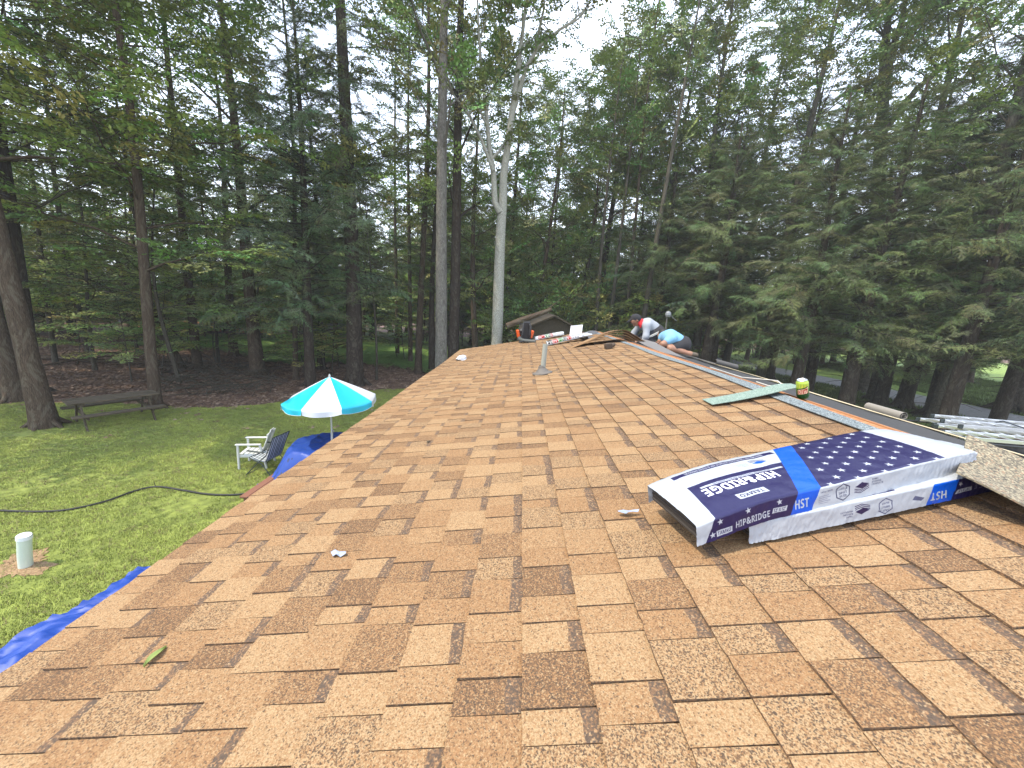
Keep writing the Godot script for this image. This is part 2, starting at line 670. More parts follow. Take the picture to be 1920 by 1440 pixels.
	put(mb, "fascia", M.fascia, house)
	mb = MB.new()
	mb.box(bx(EAVE_R - 0.03, roof_y(EAVE_R) - 0.14, zc), Vector3(0.03, 0.16, zl - 0.06), 0.003)
	put(mb, "fascia", M.fascia, house)
	for wv in [[EAVE_X + 0.42, 1.35, zc, 0.14, 2.7, zl - 0.7], [EAVE_R - 0.42, 1.35, zc, 0.14, 2.7, zl - 0.7]]:
		mb = MB.new()
		mb.box(bx(wv[0], wv[1], wv[2]), Vector3(wv[3], wv[4], wv[5]), 0.004)
		put(mb, "wall", M.siding, house)
	for z in [ROOF_FAR + 0.42, ROOF_NEAR - 0.42]:
		mb = MB.new()
		var a := EAVE_X + 0.35
		var b := EAVE_R - 0.35
		for s in [[0.07, 1.0], [-0.07, -1.0]]:
			var zz: float = z + s[0]
			var p := [Vector3(a, 0, zz), Vector3(b, 0, zz), Vector3(b, roof_y(b) - 0.08, zz), Vector3(RIDGE_X, RIDGE_Y - 0.08, zz), Vector3(a, roof_y(a) - 0.08, zz)]
			if s[1] < 0:
				p.reverse()
			for i in range(1, 4):
				mb.tri(p[0], p[i], p[i + 1])
		put(mb, "gable_wall", M.siding, house)
	# plumbing vent
	var vp := on_roof(1017, 700)
	mb = MB.new()
	var vx := Transform3D(Basis(Vector3.FORWARD, 0.03), vp)
	mb.lathe(vx, [Vector2(0.0, -0.02), Vector2(0.029, -0.02), Vector2(0.029, 0.345), Vector2(0.024, 0.345), Vector2(0.024, 0.2), Vector2(0.0, 0.2)], 20)
	var pipe := put(mb, "vent_pipe", M.grey_plastic, house)
	pipe.set_meta("label", "grey plumbing vent pipe rising from the shingles")
	mb = MB.new()
	var fx := Transform3D(roof_basis(), vp + Vector3(0, 0.004, 0))
	var prof := [Vector2(0.118, -0.004), Vector2(0.118, 0.006), Vector2(0.10, 0.010), Vector2(0.075, 0.022), Vector2(0.055, 0.045), Vector2(0.042, 0.062), Vector2(0.036, 0.085), Vector2(0.031, 0.092), Vector2(0.029, 0.092)]
	mb.lathe(fx, prof, 24)
	put(mb, "flashing", M.grey_rubber, pipe)

# how large a spot shows in the picture
func shown(p: Vector3) -> float:
	var c := cam_basis.transposed() * (p - Vector3(0, CAM_Y, 0))
	if c.z > -0.25:
		return 0.0
	var sx := 960.0 + F * c.x / -c.z
	var sy := 720.0 - F * c.y / -c.z
	if sx < -60 or sx > 1980 or sy > 1500:
		return 0.0
	return 1.0 / (c.z * c.z * c.length())

func poly_sheet(pts: Array, y: float) -> MB:
	var mb := MB.new()
	var p2 := PackedVector2Array()
	for p in pts:
		p2.append(p)
	var idx := Geometry2D.triangulate_polygon(p2)
	for i in range(0, idx.size(), 3):
		var a := Vector3(p2[idx[i]].x, y, p2[idx[i]].y)
		var b := Vector3(p2[idx[i + 1]].x, y, p2[idx[i + 1]].y)
		var c := Vector3(p2[idx[i + 2]].x, y, p2[idx[i + 2]].y)
		if (b - a).cross(c - a).y < 0:
			mb.tri(a, c, b)
		else:
			mb.tri(a, b, c)
	return mb

var lawn_poly := PackedVector2Array()
var side_poly := PackedVector2Array()

func build_ground() -> void:
	M.litter = textured(mottled(512, 51, [66, 48, 38], [126, 96, 76], 0.05, 0.28, Vector2(1, 1), 1.2), 0.33, 1.0)
	M.lawn = textured(mottled(512, 52, [92, 102, 42], [130, 140, 64], 0.03, 0.25, Vector2(1, 1), 1.0), 0.30, 1.0)
	M.asphalt = textured(mottled(512, 53, [112, 110, 108], [140, 138, 136], 0.03, 0.3), 0.3, 0.95)
	var mb := MB.new()
	var n := 24
	for i in n:
		for j in n:
			var s := 420.0 / n
			var a := Vector3(-210 + i * s, 0, -240 + j * s)
			mb.quad(a, a + Vector3(0, 0, s), a + Vector3(s, 0, s), a + Vector3(s, 0, 0))
	put(mb, "ground", M.litter).set_meta("kind", "structure")
	# lawn beside the house, its far edge wandering along the leaf litter
	var edge := [Vector2(-1.0, 6.0), Vector2(-24.0, 6.0), Vector2(-24.0, -9.0), Vector2(-17.0, -11.6), Vector2(-13.6, -12.4), Vector2(-11.2, -12.2), Vector2(-9.4, -13.0), Vector2(-8.0, -14.4), Vector2(-6.4, -16.5), Vector2(-4.4, -17.5), Vector2(-1.0, -15.0), Vector2(3.0, -13.0), Vector2(3.0, -2.0), Vector2(-1.0, 0.0)]
	var fine := []
	var r := rng(5)
	for i in edge.size():
		var a: Vector2 = edge[i]
		var b: Vector2 = edge[(i + 1) % edge.size()]
		for k in 8:
			fine.append(a.lerp(b, k / 8.0) + Vector2(r.randf_range(-0.12, 0.12), r.randf_range(-0.12, 0.12)))
	for p in fine:
		lawn_poly.append(p)
	put(poly_sheet(fine, 0.004), "lawn", M.lawn).set_meta("kind", "structure")
	side_poly = PackedVector2Array([Vector2(4.0, 4.0), Vector2(4.0, -13.0), Vector2(10.0, -26.0), Vector2(15.0, -40.0), Vector2(18.6, -34.0), Vector2(20.8, -24.0), Vector2(21.6, -14.0), Vector2(22.0, 4.0)])
	put(poly_sheet(Array(side_poly), 0.004), "side_lawn", M.lawn).set_meta("kind", "structure")
	# lane to the right, lying between verges
	var road := []
	for q in [[22.0, 8.0], [21.7, -12.0], [21.0, -22.0], [18.8, -32.0], [14.0, -46.0], [4.0, -64.0]]:
		road.append(Vector2(q[0], q[1]))
	for q in [[7.0, -66.0], [17.4, -48.0], [22.6, -33.0], [25.2, -22.0], [26.0, -12.0], [26.4, 8.0]]:
		road.append(Vector2(q[0], q[1]))
	put(poly_sheet(road, 0.008), "road", M.asphalt).set_meta("kind", "structure")
	M.verge = textured(mottled(512, 54, [84, 104, 36], [130, 150, 62], 0.03, 0.25), 0.3, 1.0)
	put(poly_sheet([Vector2(26.5, 8), Vector2(26.0, -12), Vector2(25.2, -22), Vector2(22.6, -33), Vector2(17.4, -48), Vector2(60, -60), Vector2(110, -20), Vector2(110, 8)], 0.004), "verge", M.verge).set_meta("kind", "structure")
	put(poly_sheet([Vector2(-16, -30), Vector2(-6, -27), Vector2(4, -32), Vector2(4, -46), Vector2(-18, -46)], 0.004), "far_lawn", M.verge).set_meta("kind", "structure")
	# grass blades
	M.blade = mat(1, 1, 1, 0.9)
	M.blade.vertex_color_use_as_albedo = true
	M.blade.backlight = Color(0.5, 0.6, 0.3)
	var tuft := MB.new()
	for i in 18:
		var a := r.randf() * TAU
		var o := Vector3(r.randf_range(-0.05, 0.05), 0, r.randf_range(-0.05, 0.05))
		var h := r.randf_range(0.014, 0.032)
		var d := Vector3(cos(a), 0, sin(a))
		var s := Vector3(-sin(a), 0, cos(a)) * 0.0045
		var tip := o + d * h * r.randf_range(0.3, 1.0) + Vector3.UP * h
		tuft.tri(o - s, o + s, tip)
	var tm := tuft.into(ArrayMesh.new(), M.blade)
	var xs := []
	var cs := []
	var fn := FastNoiseLite.new()
	fn.frequency = 0.5
	fn.fractal_octaves = 4
	var tries := 0
	while xs.size() < 80000 and tries < 260000:
		tries += 1
		var q := Vector2(r.randf_range(-17.0, -1.5), r.randf_range(-17.5, -1.2))
		if not Geometry2D.is_point_in_polygon(q, lawn_poly) or q.distance_to(Vector2(-6.85, -4.75)) < r.randf_range(0.1, 0.45):
			continue
		var nz := fn.get_noise_2dv(q)
		if r.randf() > 0.75 + nz:
			continue
		var sc := r.randf_range(0.7, 1.3)
		xs.append(Transform3D(Basis(Vector3.UP, r.randf() * TAU).scaled(Vector3(sc, sc * r.randf_range(0.7, 1.2), sc)), Vector3(q.x, 0.004, q.y)))
		var w := clampf(0.5 + nz * 1.3 + r.randf_range(-0.3, 0.3), 0, 1)
		var base := Color(0.200, 0.240, 0.050).lerp(Color(0.320, 0.365, 0.078), w)
		if r.randf() < 0.12:
			base = Color(0.20, 0.17, 0.07)
		cs.append(base * r.randf_range(0.8, 1.2))
	tag(scatter("grass", tm, xs, cs), "short green lawn grass beside the house", "grass")
	xs = []
	cs = []
	for i in 16000:
		var q := Vector2(r.randf_range(6.0, 40.0), r.randf_range(-40, -8))
		var on_side := Geometry2D.is_point_in_polygon(q, side_poly)
		if not on_side and q.x < 25.5 + minf(0.0, (q.y + 22.0) * 0.35) * -0.6:
			continue
		var sc := r.randf_range(2.5, 6.0)
		xs.append(Transform3D(Basis(Vector3.UP, r.randf() * TAU).scaled(Vector3(sc, sc * 1.4, sc)), Vector3(q.x, 0.004, q.y)))
		cs.append(Color(0.11, 0.16, 0.035) * r.randf_range(0.6, 1.2))
	tag(scatter("grass", tm, xs, cs), "longer rough grass along both sides of the lane", "grass")
	# fallen leaves on the forest floor
	M.dry_leaf = mat(1, 1, 1, 0.9)
	M.dry_leaf.vertex_color_use_as_albedo = true
	var lf := MB.new()
	for i in 5:
		var o := Vector3(r.randf_range(-0.18, 0.18), r.randf_range(0.004, 0.02), r.randf_range(-0.18, 0.18))
		var b := Basis(Vector3.UP, r.randf() * TAU) * Basis(Vector3.RIGHT, r.randf_range(-0.6, 0.6))
		var s := r.randf_range(0.04, 0.075)
		lf.quad(o + b * Vector3(-s, 0, 0), o + b * Vector3(0, 0.008, s * 0.55), o + b * Vector3(s, 0.004, 0), o + b * Vector3(0, 0.008, -s * 0.55))
	var lm := lf.into(ArrayMesh.new(), M.dry_leaf)
	xs = []
	cs = []
	for i in 26000:
		var q := Vector2(r.randf_range(-34, 6), r.randf_range(-30, -9))
		if Geometry2D.is_point_in_polygon(q, lawn_poly) and r.randf() > 0.012:
			continue
		xs.append(Transform3D(Basis(Vector3.UP, r.randf() * TAU), Vector3(q.x, 0.006, q.y)))
		var w := r.randf()
		cs.append(Color(0.15, 0.085, 0.05).lerp(Color(0.34, 0.24, 0.17), w * w))
	tag(scatter("leaf_litter", lm, xs, cs), "brown fallen leaves covering the forest floor", "leaves")
	# low green ferns
	var fern := MB.new()
	for i in 7:
		var a := TAU * i / 7.0 + r.randf_range(-0.3, 0.3)
		var d := Vector3(cos(a), 0, sin(a))
		var s := Vector3(-sin(a), 0, cos(a))
		var len := r.randf_range(0.28, 0.42)
		for k in 6:
			var t := k / 6.0
			var p := d * len * t + Vector3.UP * (0.30 * t * (1.5 - t))
			var lw := 0.10 * (1.0 - t * 0.8)
			for sd in [-1.0, 1.0]:
				fern.tri(p, p + d * 0.035, p + d * 0.04 + s * lw * sd + Vector3.UP * 0.01)
				fern.tri(p + d * 0.03, p + d * 0.055, p + d * 0.06 + s * lw * 0.9 * sd)
	var fm := fern.into(ArrayMesh.new(), M.blade)
	xs = []
	cs = []
	for i in 13000:
		var q := Vector2(r.randf_range(-26, 3), r.randf_range(-33, -20.0))
		var line := -22.5 - 3.0 * sin(q.x * 0.5) * 0.3 - (2.5 if q.x < -15 else 0.0)
		if q.y > line + r.randf_range(-1.0, 1.0):
			continue
		var sc := r.randf_range(0.7, 1.5)
		xs.append(Transform3D(Basis(Vector3.UP, r.randf() * TAU).scaled(Vector3(sc, sc, sc)), Vector3(q.x, 0.0, q.y)))
		cs.append(Color(0.20, 0.34, 0.075) * r.randf_range(0.7, 1.25))
	tag(scatter("ground_cover", fm, xs, cs), "bright green ferns and weeds under the trees beyond the leaf litter", "ferns", "", "stuff")

# ---------------------------------------------------------------- trees

# a flat drooping hemlock bough, 3 m long, along +x: fine needle twigs on side shoots
func hemlock_bough(sd: int) -> ArrayMesh:
	var r := rng(sd)
	var nd := MB.new()
	var wd := MB.new()
	var L := 3.0
	var ax := []
	var rad := []
	for i in 9:
		var t := i / 8.0
		ax.append(Vector3(L * t, 0.25 * sin(t * 2.2) - 0.75 * t * t, 0.12 * sin(t * 4.0 + sd)))
		rad.append(lerpf(0.028, 0.004, t))
	wd.tube(ax, rad, 4, 1.0, false)
	var ns := 24
	for i in ns:
		var t := lerpf(0.12, 1.0, (i + r.randf() * 0.6) / ns)
		var p := along(ax, t)
		var dir := (along(ax, minf(t + 0.04, 1.0)) - along(ax, maxf(t - 0.04, 0.0))).normalized()
		for sgn in [-1.0, 1.0]:
			if r.randf() < 0.24:
				continue
			var len := (1.15 * (1.0 - t) + 0.20) * r.randf_range(0.3, 1.3) * (0.45 + 0.55 * minf(1.0, t * 3.0))
			var a := r.randf_range(0.45, 1.4)
			var sdv := Vector3(0, r.randf_range(-0.35, 0.45), sgn).normalized()
			var hang := r.randf_range(0.1, 0.9)
			var d := (dir * cos(a) + sdv * sin(a)).normalized()
			var pts := []
			var rs := []
			for k in 4:
				var q := k / 3.0
				pts.append(p + d * len * q + Vector3(0, 0.05 * q - hang * len * q * q + r.randf_range(-0.05, 0.05), 0))
				rs.append(lerpf(0.008, 0.002, q))
			wd.tube(pts, rs, 3, 1.0, false)
			var nt := int(len / 0.042)
			for k in nt:
				var q := (k + r.randf()) / nt
				var o := along(pts, q)
				var od := (along(pts, minf(q + 0.1, 1.0)) - along(pts, maxf(q - 0.1, 0.0))).normalized()
				var side := od.cross(Vector3.UP).normalized()
				for s2 in [-1.0, 1.0]:
					var tl := (0.13 * (1.0 - q * 0.5)) * r.randf_range(0.6, 1.3)
					var td: Vector3 = (od * 0.75 + side * s2 * r.randf_range(0.5, 0.9) + Vector3(0, r.randf_range(-0.45, 0.12), 0)).normalized()
					var wv := td.cross(Vector3.UP + Vector3(r.randf_range(-0.5, 0.5), 0, r.randf_range(-0.5, 0.5))).normalized() * r.randf_range(0.009, 0.015)
					var m := o + td * tl * 0.45
					var e := o + td * tl + Vector3(0, -0.02, 0)
					nd.tri(o, m + wv, m - wv)
					nd.tri(m - wv, m + wv, e)
	var mesh := ArrayMesh.new()
	nd.into(mesh, M.needle)
	wd.into(mesh, M.twig)
	return mesh

func along(p: Array, t: float) -> Vector3:
	var f := clampf(t, 0.0, 1.0) * (p.size() - 1)
	var i := mini(int(f), p.size() - 2)
	return p[i].lerp(p[i + 1], f - i)

# a leafy spray, 1.2 m long, along +x
func leaf_spray(sd: int, size: float, layered: float) -> ArrayMesh:
	var r := rng(sd)
	var lf := MB.new()
	var wd := MB.new()
	var ax := [Vector3.ZERO, Vector3(0.4, 0.05, 0.03), Vector3(0.8, 0.03, -0.03), Vector3(1.2, -0.08, 0.02)]
	wd.tube(ax, [0.012, 0.009, 0.006, 0.003], 4, 1.0, false)
	for i in 15:
		var t := lerpf(0.08, 1.0, (i + r.randf() * 0.7) / 15.0)
		var p := along(ax, t)
		var len := r.randf_range(0.25, 0.6) * (1.1 - 0.6 * t)
		var az := (1.0 if i % 2 == 0 else -1.0) * r.randf_range(0.5, 1.3)
		var d := Vector3(cos(az), r.randf_range(-0.25, 0.35) * (1.0 - layered) - 0.05, sin(az)).normalized()
		wd.tube([p, p + d * len], [0.004, 0.0015], 3, 1.0, false)
		var nl := 7
		for k in nl:
			var q := (k + 0.6) / nl
			var o := p + d * len * q
			var la := r.randf() * TAU
			var ld := (d * 0.6 + Vector3(cos(la), r.randf_range(-0.5, 0.2), sin(la))).normalized()
			var s := size * r.randf_range(0.7, 1.25)
			var nn := (Vector3.UP + Vector3(r.randf_range(-1, 1), 0, r.randf_range(-1, 1)) * (0.75 - 0.45 * layered)).normalized()
			var w := ld.cross(nn).normalized() * s * 0.34
			var b := o + ld * s * 0.12
			var m := o + ld * s * 0.5 + nn * -s * 0.05
			var e := o + ld * s * 1.05 + Vector3(0, -s * 0.12, 0)
			lf.tri(b, m - w, e)
			lf.tri(b, e, m + w)
	var mesh := ArrayMesh.new()
	lf.into(mesh, M.leaf)
	wd.into(mesh, M.twig)
	return mesh

func facing(d: Vector3, roll: float, s: float) -> Basis:
	var x := d.normalized()
	var z := x.cross(Vector3.UP)
	z = Vector3.BACK if z.length() < 0.05 else z.normalized()
	var y := z.cross(x)
	return (Basis(x, y, z) * Basis(Vector3.RIGHT, roll)).scaled(Vector3.ONE * s)

func trunk_path(base: Vector3, H: float, lean: Vector3, wob: float, r: RandomNumberGenerator, n := 10) -> Array:
	var pts := []
	var ph := r.randf() * TAU
	var ph2 := r.randf() * TAU
	for i in n + 1:
		var t := float(i) / n
		pts.append(base + Vector3.UP * H * t + lean * H * t + Vector3(sin(t * 5.0 + ph) - sin(ph), 0, sin(t * 4.3 + ph2) - sin(ph2)) * wob)
	return pts

func trunk_rad(r0: float, n := 10, flare := 0.35) -> Array:
	var rs := []
	for i in n + 1:
		var t := float(i) / n
		rs.append(r0 * (pow(1.0 - t * 0.93, 0.85)))
	rs[0] = r0 * (1.0 + flare)
	return rs

func roots(mb: MB, r0: float, r: RandomNumberGenerator) -> void:
	for k in 5:
		var a := TAU * k / 5.0 + r.randf_range(-0.4, 0.4)
		var d := Vector3(cos(a), 0, sin(a))
		var l := r0 * r.randf_range(1.7, 2.4)
		mb.tube([d * r0 * 0.55 + Vector3(0, r0 * 2.2, 0), d * r0 * 0.95 + Vector3(0, r0 * 0.8, 0), d * l + Vector3(0, -0.04, 0)], [r0 * 0.34, r0 * 0.36, r0 * 0.18], 6, 0.5, false)

func with_foot(pts: Array, rs: Array) -> void:
	# two more rings near the foot so that the flare is short
	pts.insert(1, along([pts[0], pts[1]], 0.12))
	rs.insert(1, rs[0] * 0.84)
	pts.insert(2, along([pts[0], pts[2]], 0.30))
	rs.insert(2, rs[0] * 0.76)
	pts[0] -= Vector3(0, 0.15, 0)

# conifer; p: base, H, r0, h0 lowest bough, reach, seed ...
func conifer(o: Node3D, H: float, r0: float, h0: float, reach: float, sd: int, tint: Color, lean := Vector3.ZERO, gap := 0.27, bark = null) -> void:
	var r := rng(sd)
	var pts := trunk_path(Vector3.ZERO, H, lean, 0.10, r)
	var rs := trunk_rad(r0)
	var path := pts.duplicate()
	with_foot(pts, rs)
	var mb := MB.new()
	mb.tube(pts, rs, 12, 0.5, true, 2.0)
	roots(mb, r0, r)
	# bare dead stubs low on the trunk
	for i in 10:
		var t := lerpf(0.06, maxf(h0 / H, 0.12), r.randf())
		var p := along(path, t)
		var a := r.randf() * TAU
		var d := Vector3(cos(a), r.randf_range(-0.3, 0.15), sin(a))
		var l := r.randf_range(0.5, 1.6)
		mb.tube([p, p + d * l * 0.5, p + d * l + Vector3(0, -0.1, 0)], [0.018, 0.012, 0.004], 3, 1.0, false)
	var xs := [[], []]
	var cs := [[], []]
	var y := h0
	while y < H - 0.4:
		var t := y / H
		var prof := reach * pow(1.0 - maxf(0.0, (y - h0) / (H - h0)), 0.75) + 0.25
		if y < h0 + 1.5:
			prof *= 0.75
		var nb := 4 + r.randi_range(0, 1)
		var a0 := r.randf() * TAU
		for k in nb:
			if r.randf() < 0.12:
				continue
			var a := a0 + TAU * k / nb + r.randf_range(-0.35, 0.35)
			var d := Vector3(cos(a), r.randf_range(-0.32, 0.38) + 0.25 * t, sin(a))
			var s := prof / 3.0 * r.randf_range(0.45, 1.2)
			var b0 := along(path, t)
			var reachv := d.normalized() * s * 3.0
			var limb := [b0, b0 + reachv * 0.5 + Vector3(0, 0.06 * s, 0), b0 + reachv + Vector3(0, -0.22 * s, 0)]
			mb.tube(limb, [0.012 + 0.012 * s, 0.008 + 0.008 * s, 0.004], 3, 1.0, false)
			for m in [0.15, 0.26, 0.37, 0.48, 0.59, 0.70, 0.80, 0.90, 1.0]:
				var w := r.randi_range(0, 1)
				var dd := (d + Vector3(r.randf_range(-0.9, 0.9), r.randf_range(-0.45, 0.3), r.randf_range(-0.9, 0.9))).normalized()
				var sz := s * r.randf_range(0.14, 0.34) + 0.09
				xs[w].append(Transform3D(facing(dd, r.randf_range(-0.7, 0.7), sz), along(limb, m) - dd * sz * 0.6))
				cs[w].append(Color(tint.r * r.randf_range(0.75, 1.3), tint.g * r.randf_range(0.82, 1.22), tint.b * r.randf_range(0.8, 1.2)))
		y += gap * r.randf_range(0.7, 1.3)
	put(mb, "trunk", M.bark_dark if bark == null else bark, o)
	for w in 2:
		scatter("crown", M.boughs[(sd + w) % M.boughs.size()], xs[w], cs[w], o)

# broadleaf tree. spec: H r0 h0 reach limbs dens layered tint lean wob rise
func broadleaf(o: Node3D, q: Dictionary) -> void:
	var r := rng(q.seed)
	var H: float = q.H
	var pts: Array = q.path.duplicate() if q.has("path") else trunk_path(Vector3.ZERO, H, q.get("lean", Vector3.ZERO), q.get("wob", 0.2), r)
	var n := pts.size() - 1
	var rs := trunk_rad(q.r0, n, q.get("flare", 0.35))
	var path := pts.duplicate()
	with_foot(pts, rs)
	var mb := MB.new()
	mb.tube(pts, rs, 12, 0.5, true, 2.0)
	if q.r0 > 0.1 and not q.has("path"):
		roots(mb, q.r0, r)
	var xs := [[], []]
	var cs := [[], []]
	var tint: Color = q.tint
	var limbs: int = q.limbs
	var tops: Array = [[path, q.h0 / H, 1.0, limbs]]
	if q.has("forks"):
		for f in q.forks:
			var fr := []
			for i in f.pts.size():
				fr.append(lerpf(f.r, 0.02, float(i) / (f.pts.size() - 1)))
			mb.tube(f.pts, fr, 8, 0.5, false, 1.5)
			tops.append([f.pts, 0.35, 0.8, int(limbs * 0.6)])
	for tp in tops:
		var axis: Array = tp[0]
		var a0 := r.randf() * TAU
		for i in tp[3]:
			var t := lerpf(tp[1], 0.98, (i + r.randf() * 0.8) / tp[3])
			var p := along(axis, t)
			a0 += 2.4 + r.randf_range(-0.5, 0.5)
			var up: float = q.get("rise", 0.7) * r.randf_range(0.5, 1.4) + t * 0.4
			var d := Vector3(cos(a0), up, sin(a0)).normalized()
			var len: float = q.reach * r.randf_range(0.55, 1.15) * (1.15 - 0.65 * t)
			var lp := [p]
			var bend := Vector3(r.randf_range(-0.2, 0.2), r.randf_range(-0.25, 0.15) * (1.0 if q.get("rise", 0.7) < 0.4 else 0.4), r.randf_range(-0.2, 0.2))
			for k in range(1, 5):
				var u := k / 4.0
				lp.append(p + (d + bend * u) * len * u + Vector3(r.randf_range(-0.06, 0.06), r.randf_range(-0.06, 0.06), r.randf_range(-0.06, 0.06)) * len * 0.4)
			var lr: float = maxf(0.018, q.r0 * (1.0 - t * 0.8) * r.randf_range(0.25, 0.42))
			mb.tube(lp, [lr, lr * 0.75, lr * 0.55, lr * 0.36, 0.008], 5, 0.7, false)
			var nt := int(maxf(3.0, len * q.dens))
			for k in nt:
				var u := lerpf(0.25, 1.0, (k + r.randf()) / nt)
				var b := along(lp, u)
				var ad := (along(lp, minf(u + 0.1, 1.0)) - along(lp, u - 0.1)).normalized()
				var sdv := ad.cross(Vector3(r.randf_range(-0.6, 0.6), 1, r.randf_range(-0.6, 0.6))).normalized() * (1.0 if k % 2 == 0 else -1.0)
				var td := (ad * r.randf_range(0.2, 0.9) + sdv * r.randf_range(0.5, 1.0) + Vector3(0, r.randf_range(-0.3, 0.45) * (1.0 - q.layered), 0)).normalized()
				var tl := len * r.randf_range(0.12, 0.3)
				var e := b + td * tl
				mb.tube([b, e], [maxf(0.006, lr * 0.2), 0.004], 3, 1.0, false)
				for m in [0.45, 1.0]:
					var w := r.randi_range(0, 1)
					var ld := (td + Vector3(r.randf_range(-0.6, 0.6), r.randf_range(-0.25, 0.3), r.randf_range(-0.6, 0.6))).normalized()
					if q.layered > 0.5:
						ld.y *= 0.3
					xs[w].append(Transform3D(facing(ld, r.randf_range(-0.4, 0.4), r.randf_range(0.75, 1.25) * q.get("spray", 1.0)), b.lerp(e, m)))
					cs[w].append(Color(tint.r * r.randf_range(0.75, 1.35), tint.g * r.randf_range(0.82, 1.22), tint.b * r.randf_range(0.75, 1.2)))
	put(mb, "trunk", q.bark, o)
	for w in 2:
		scatter("crown", M.sprays[2 * int(q.get("kind", 0)) + w], xs[w], cs[w], o)

func bark(sd: int, ca: Array, cb: Array, st: Vector2, relief := 3.0) -> StandardMaterial3D:
	# upright ridges broken by blotches of lichen
	var size := 256
	var ridge := noise_image(size, 0.07, 4, sd, st)
	var blot := noise_image(size, 0.022, 4, sd + 40)
	var rr := rng(sd)
	var data := PackedByteArray()
	data.resize(size * size * 3)
	for i in size * size:
		var t := clampf((ridge[i] - 0.5) * 2.2 + 0.45 + rr.randf_range(-0.2, 0.2), 0.0, 1.0)
		var l := clampf((blot[i] - 0.54) * 2.2, 0.0, 0.22)
		for k in 3:
			data[i * 3 + k] = clampi(int(lerpf(lerpf(ca[k], cb[k], t), [138, 142, 122][k], l)), 0, 255)
	var m := textured(tex(Image.create_from_data(size, size, false, Image.FORMAT_RGB8, data)), 1.0, 0.95, false)
	m.uv1_scale = Vector3(1.0, 1.0, 1.0)
	m.metallic_specular = 0.2
	m.heightmap_enabled = true
	m.heightmap_texture = m.albedo_texture
	m.heightmap_scale = relief
	return m

func stand(px: float, py: float) -> Vector3:
	var p := on_ground(px, py)
	p.y = 0.0
	return p

func foot_at(px: float, z: float) -> Vector3:
	var p := at_z(px, 640, z)
	p.y = 0.0
	return p

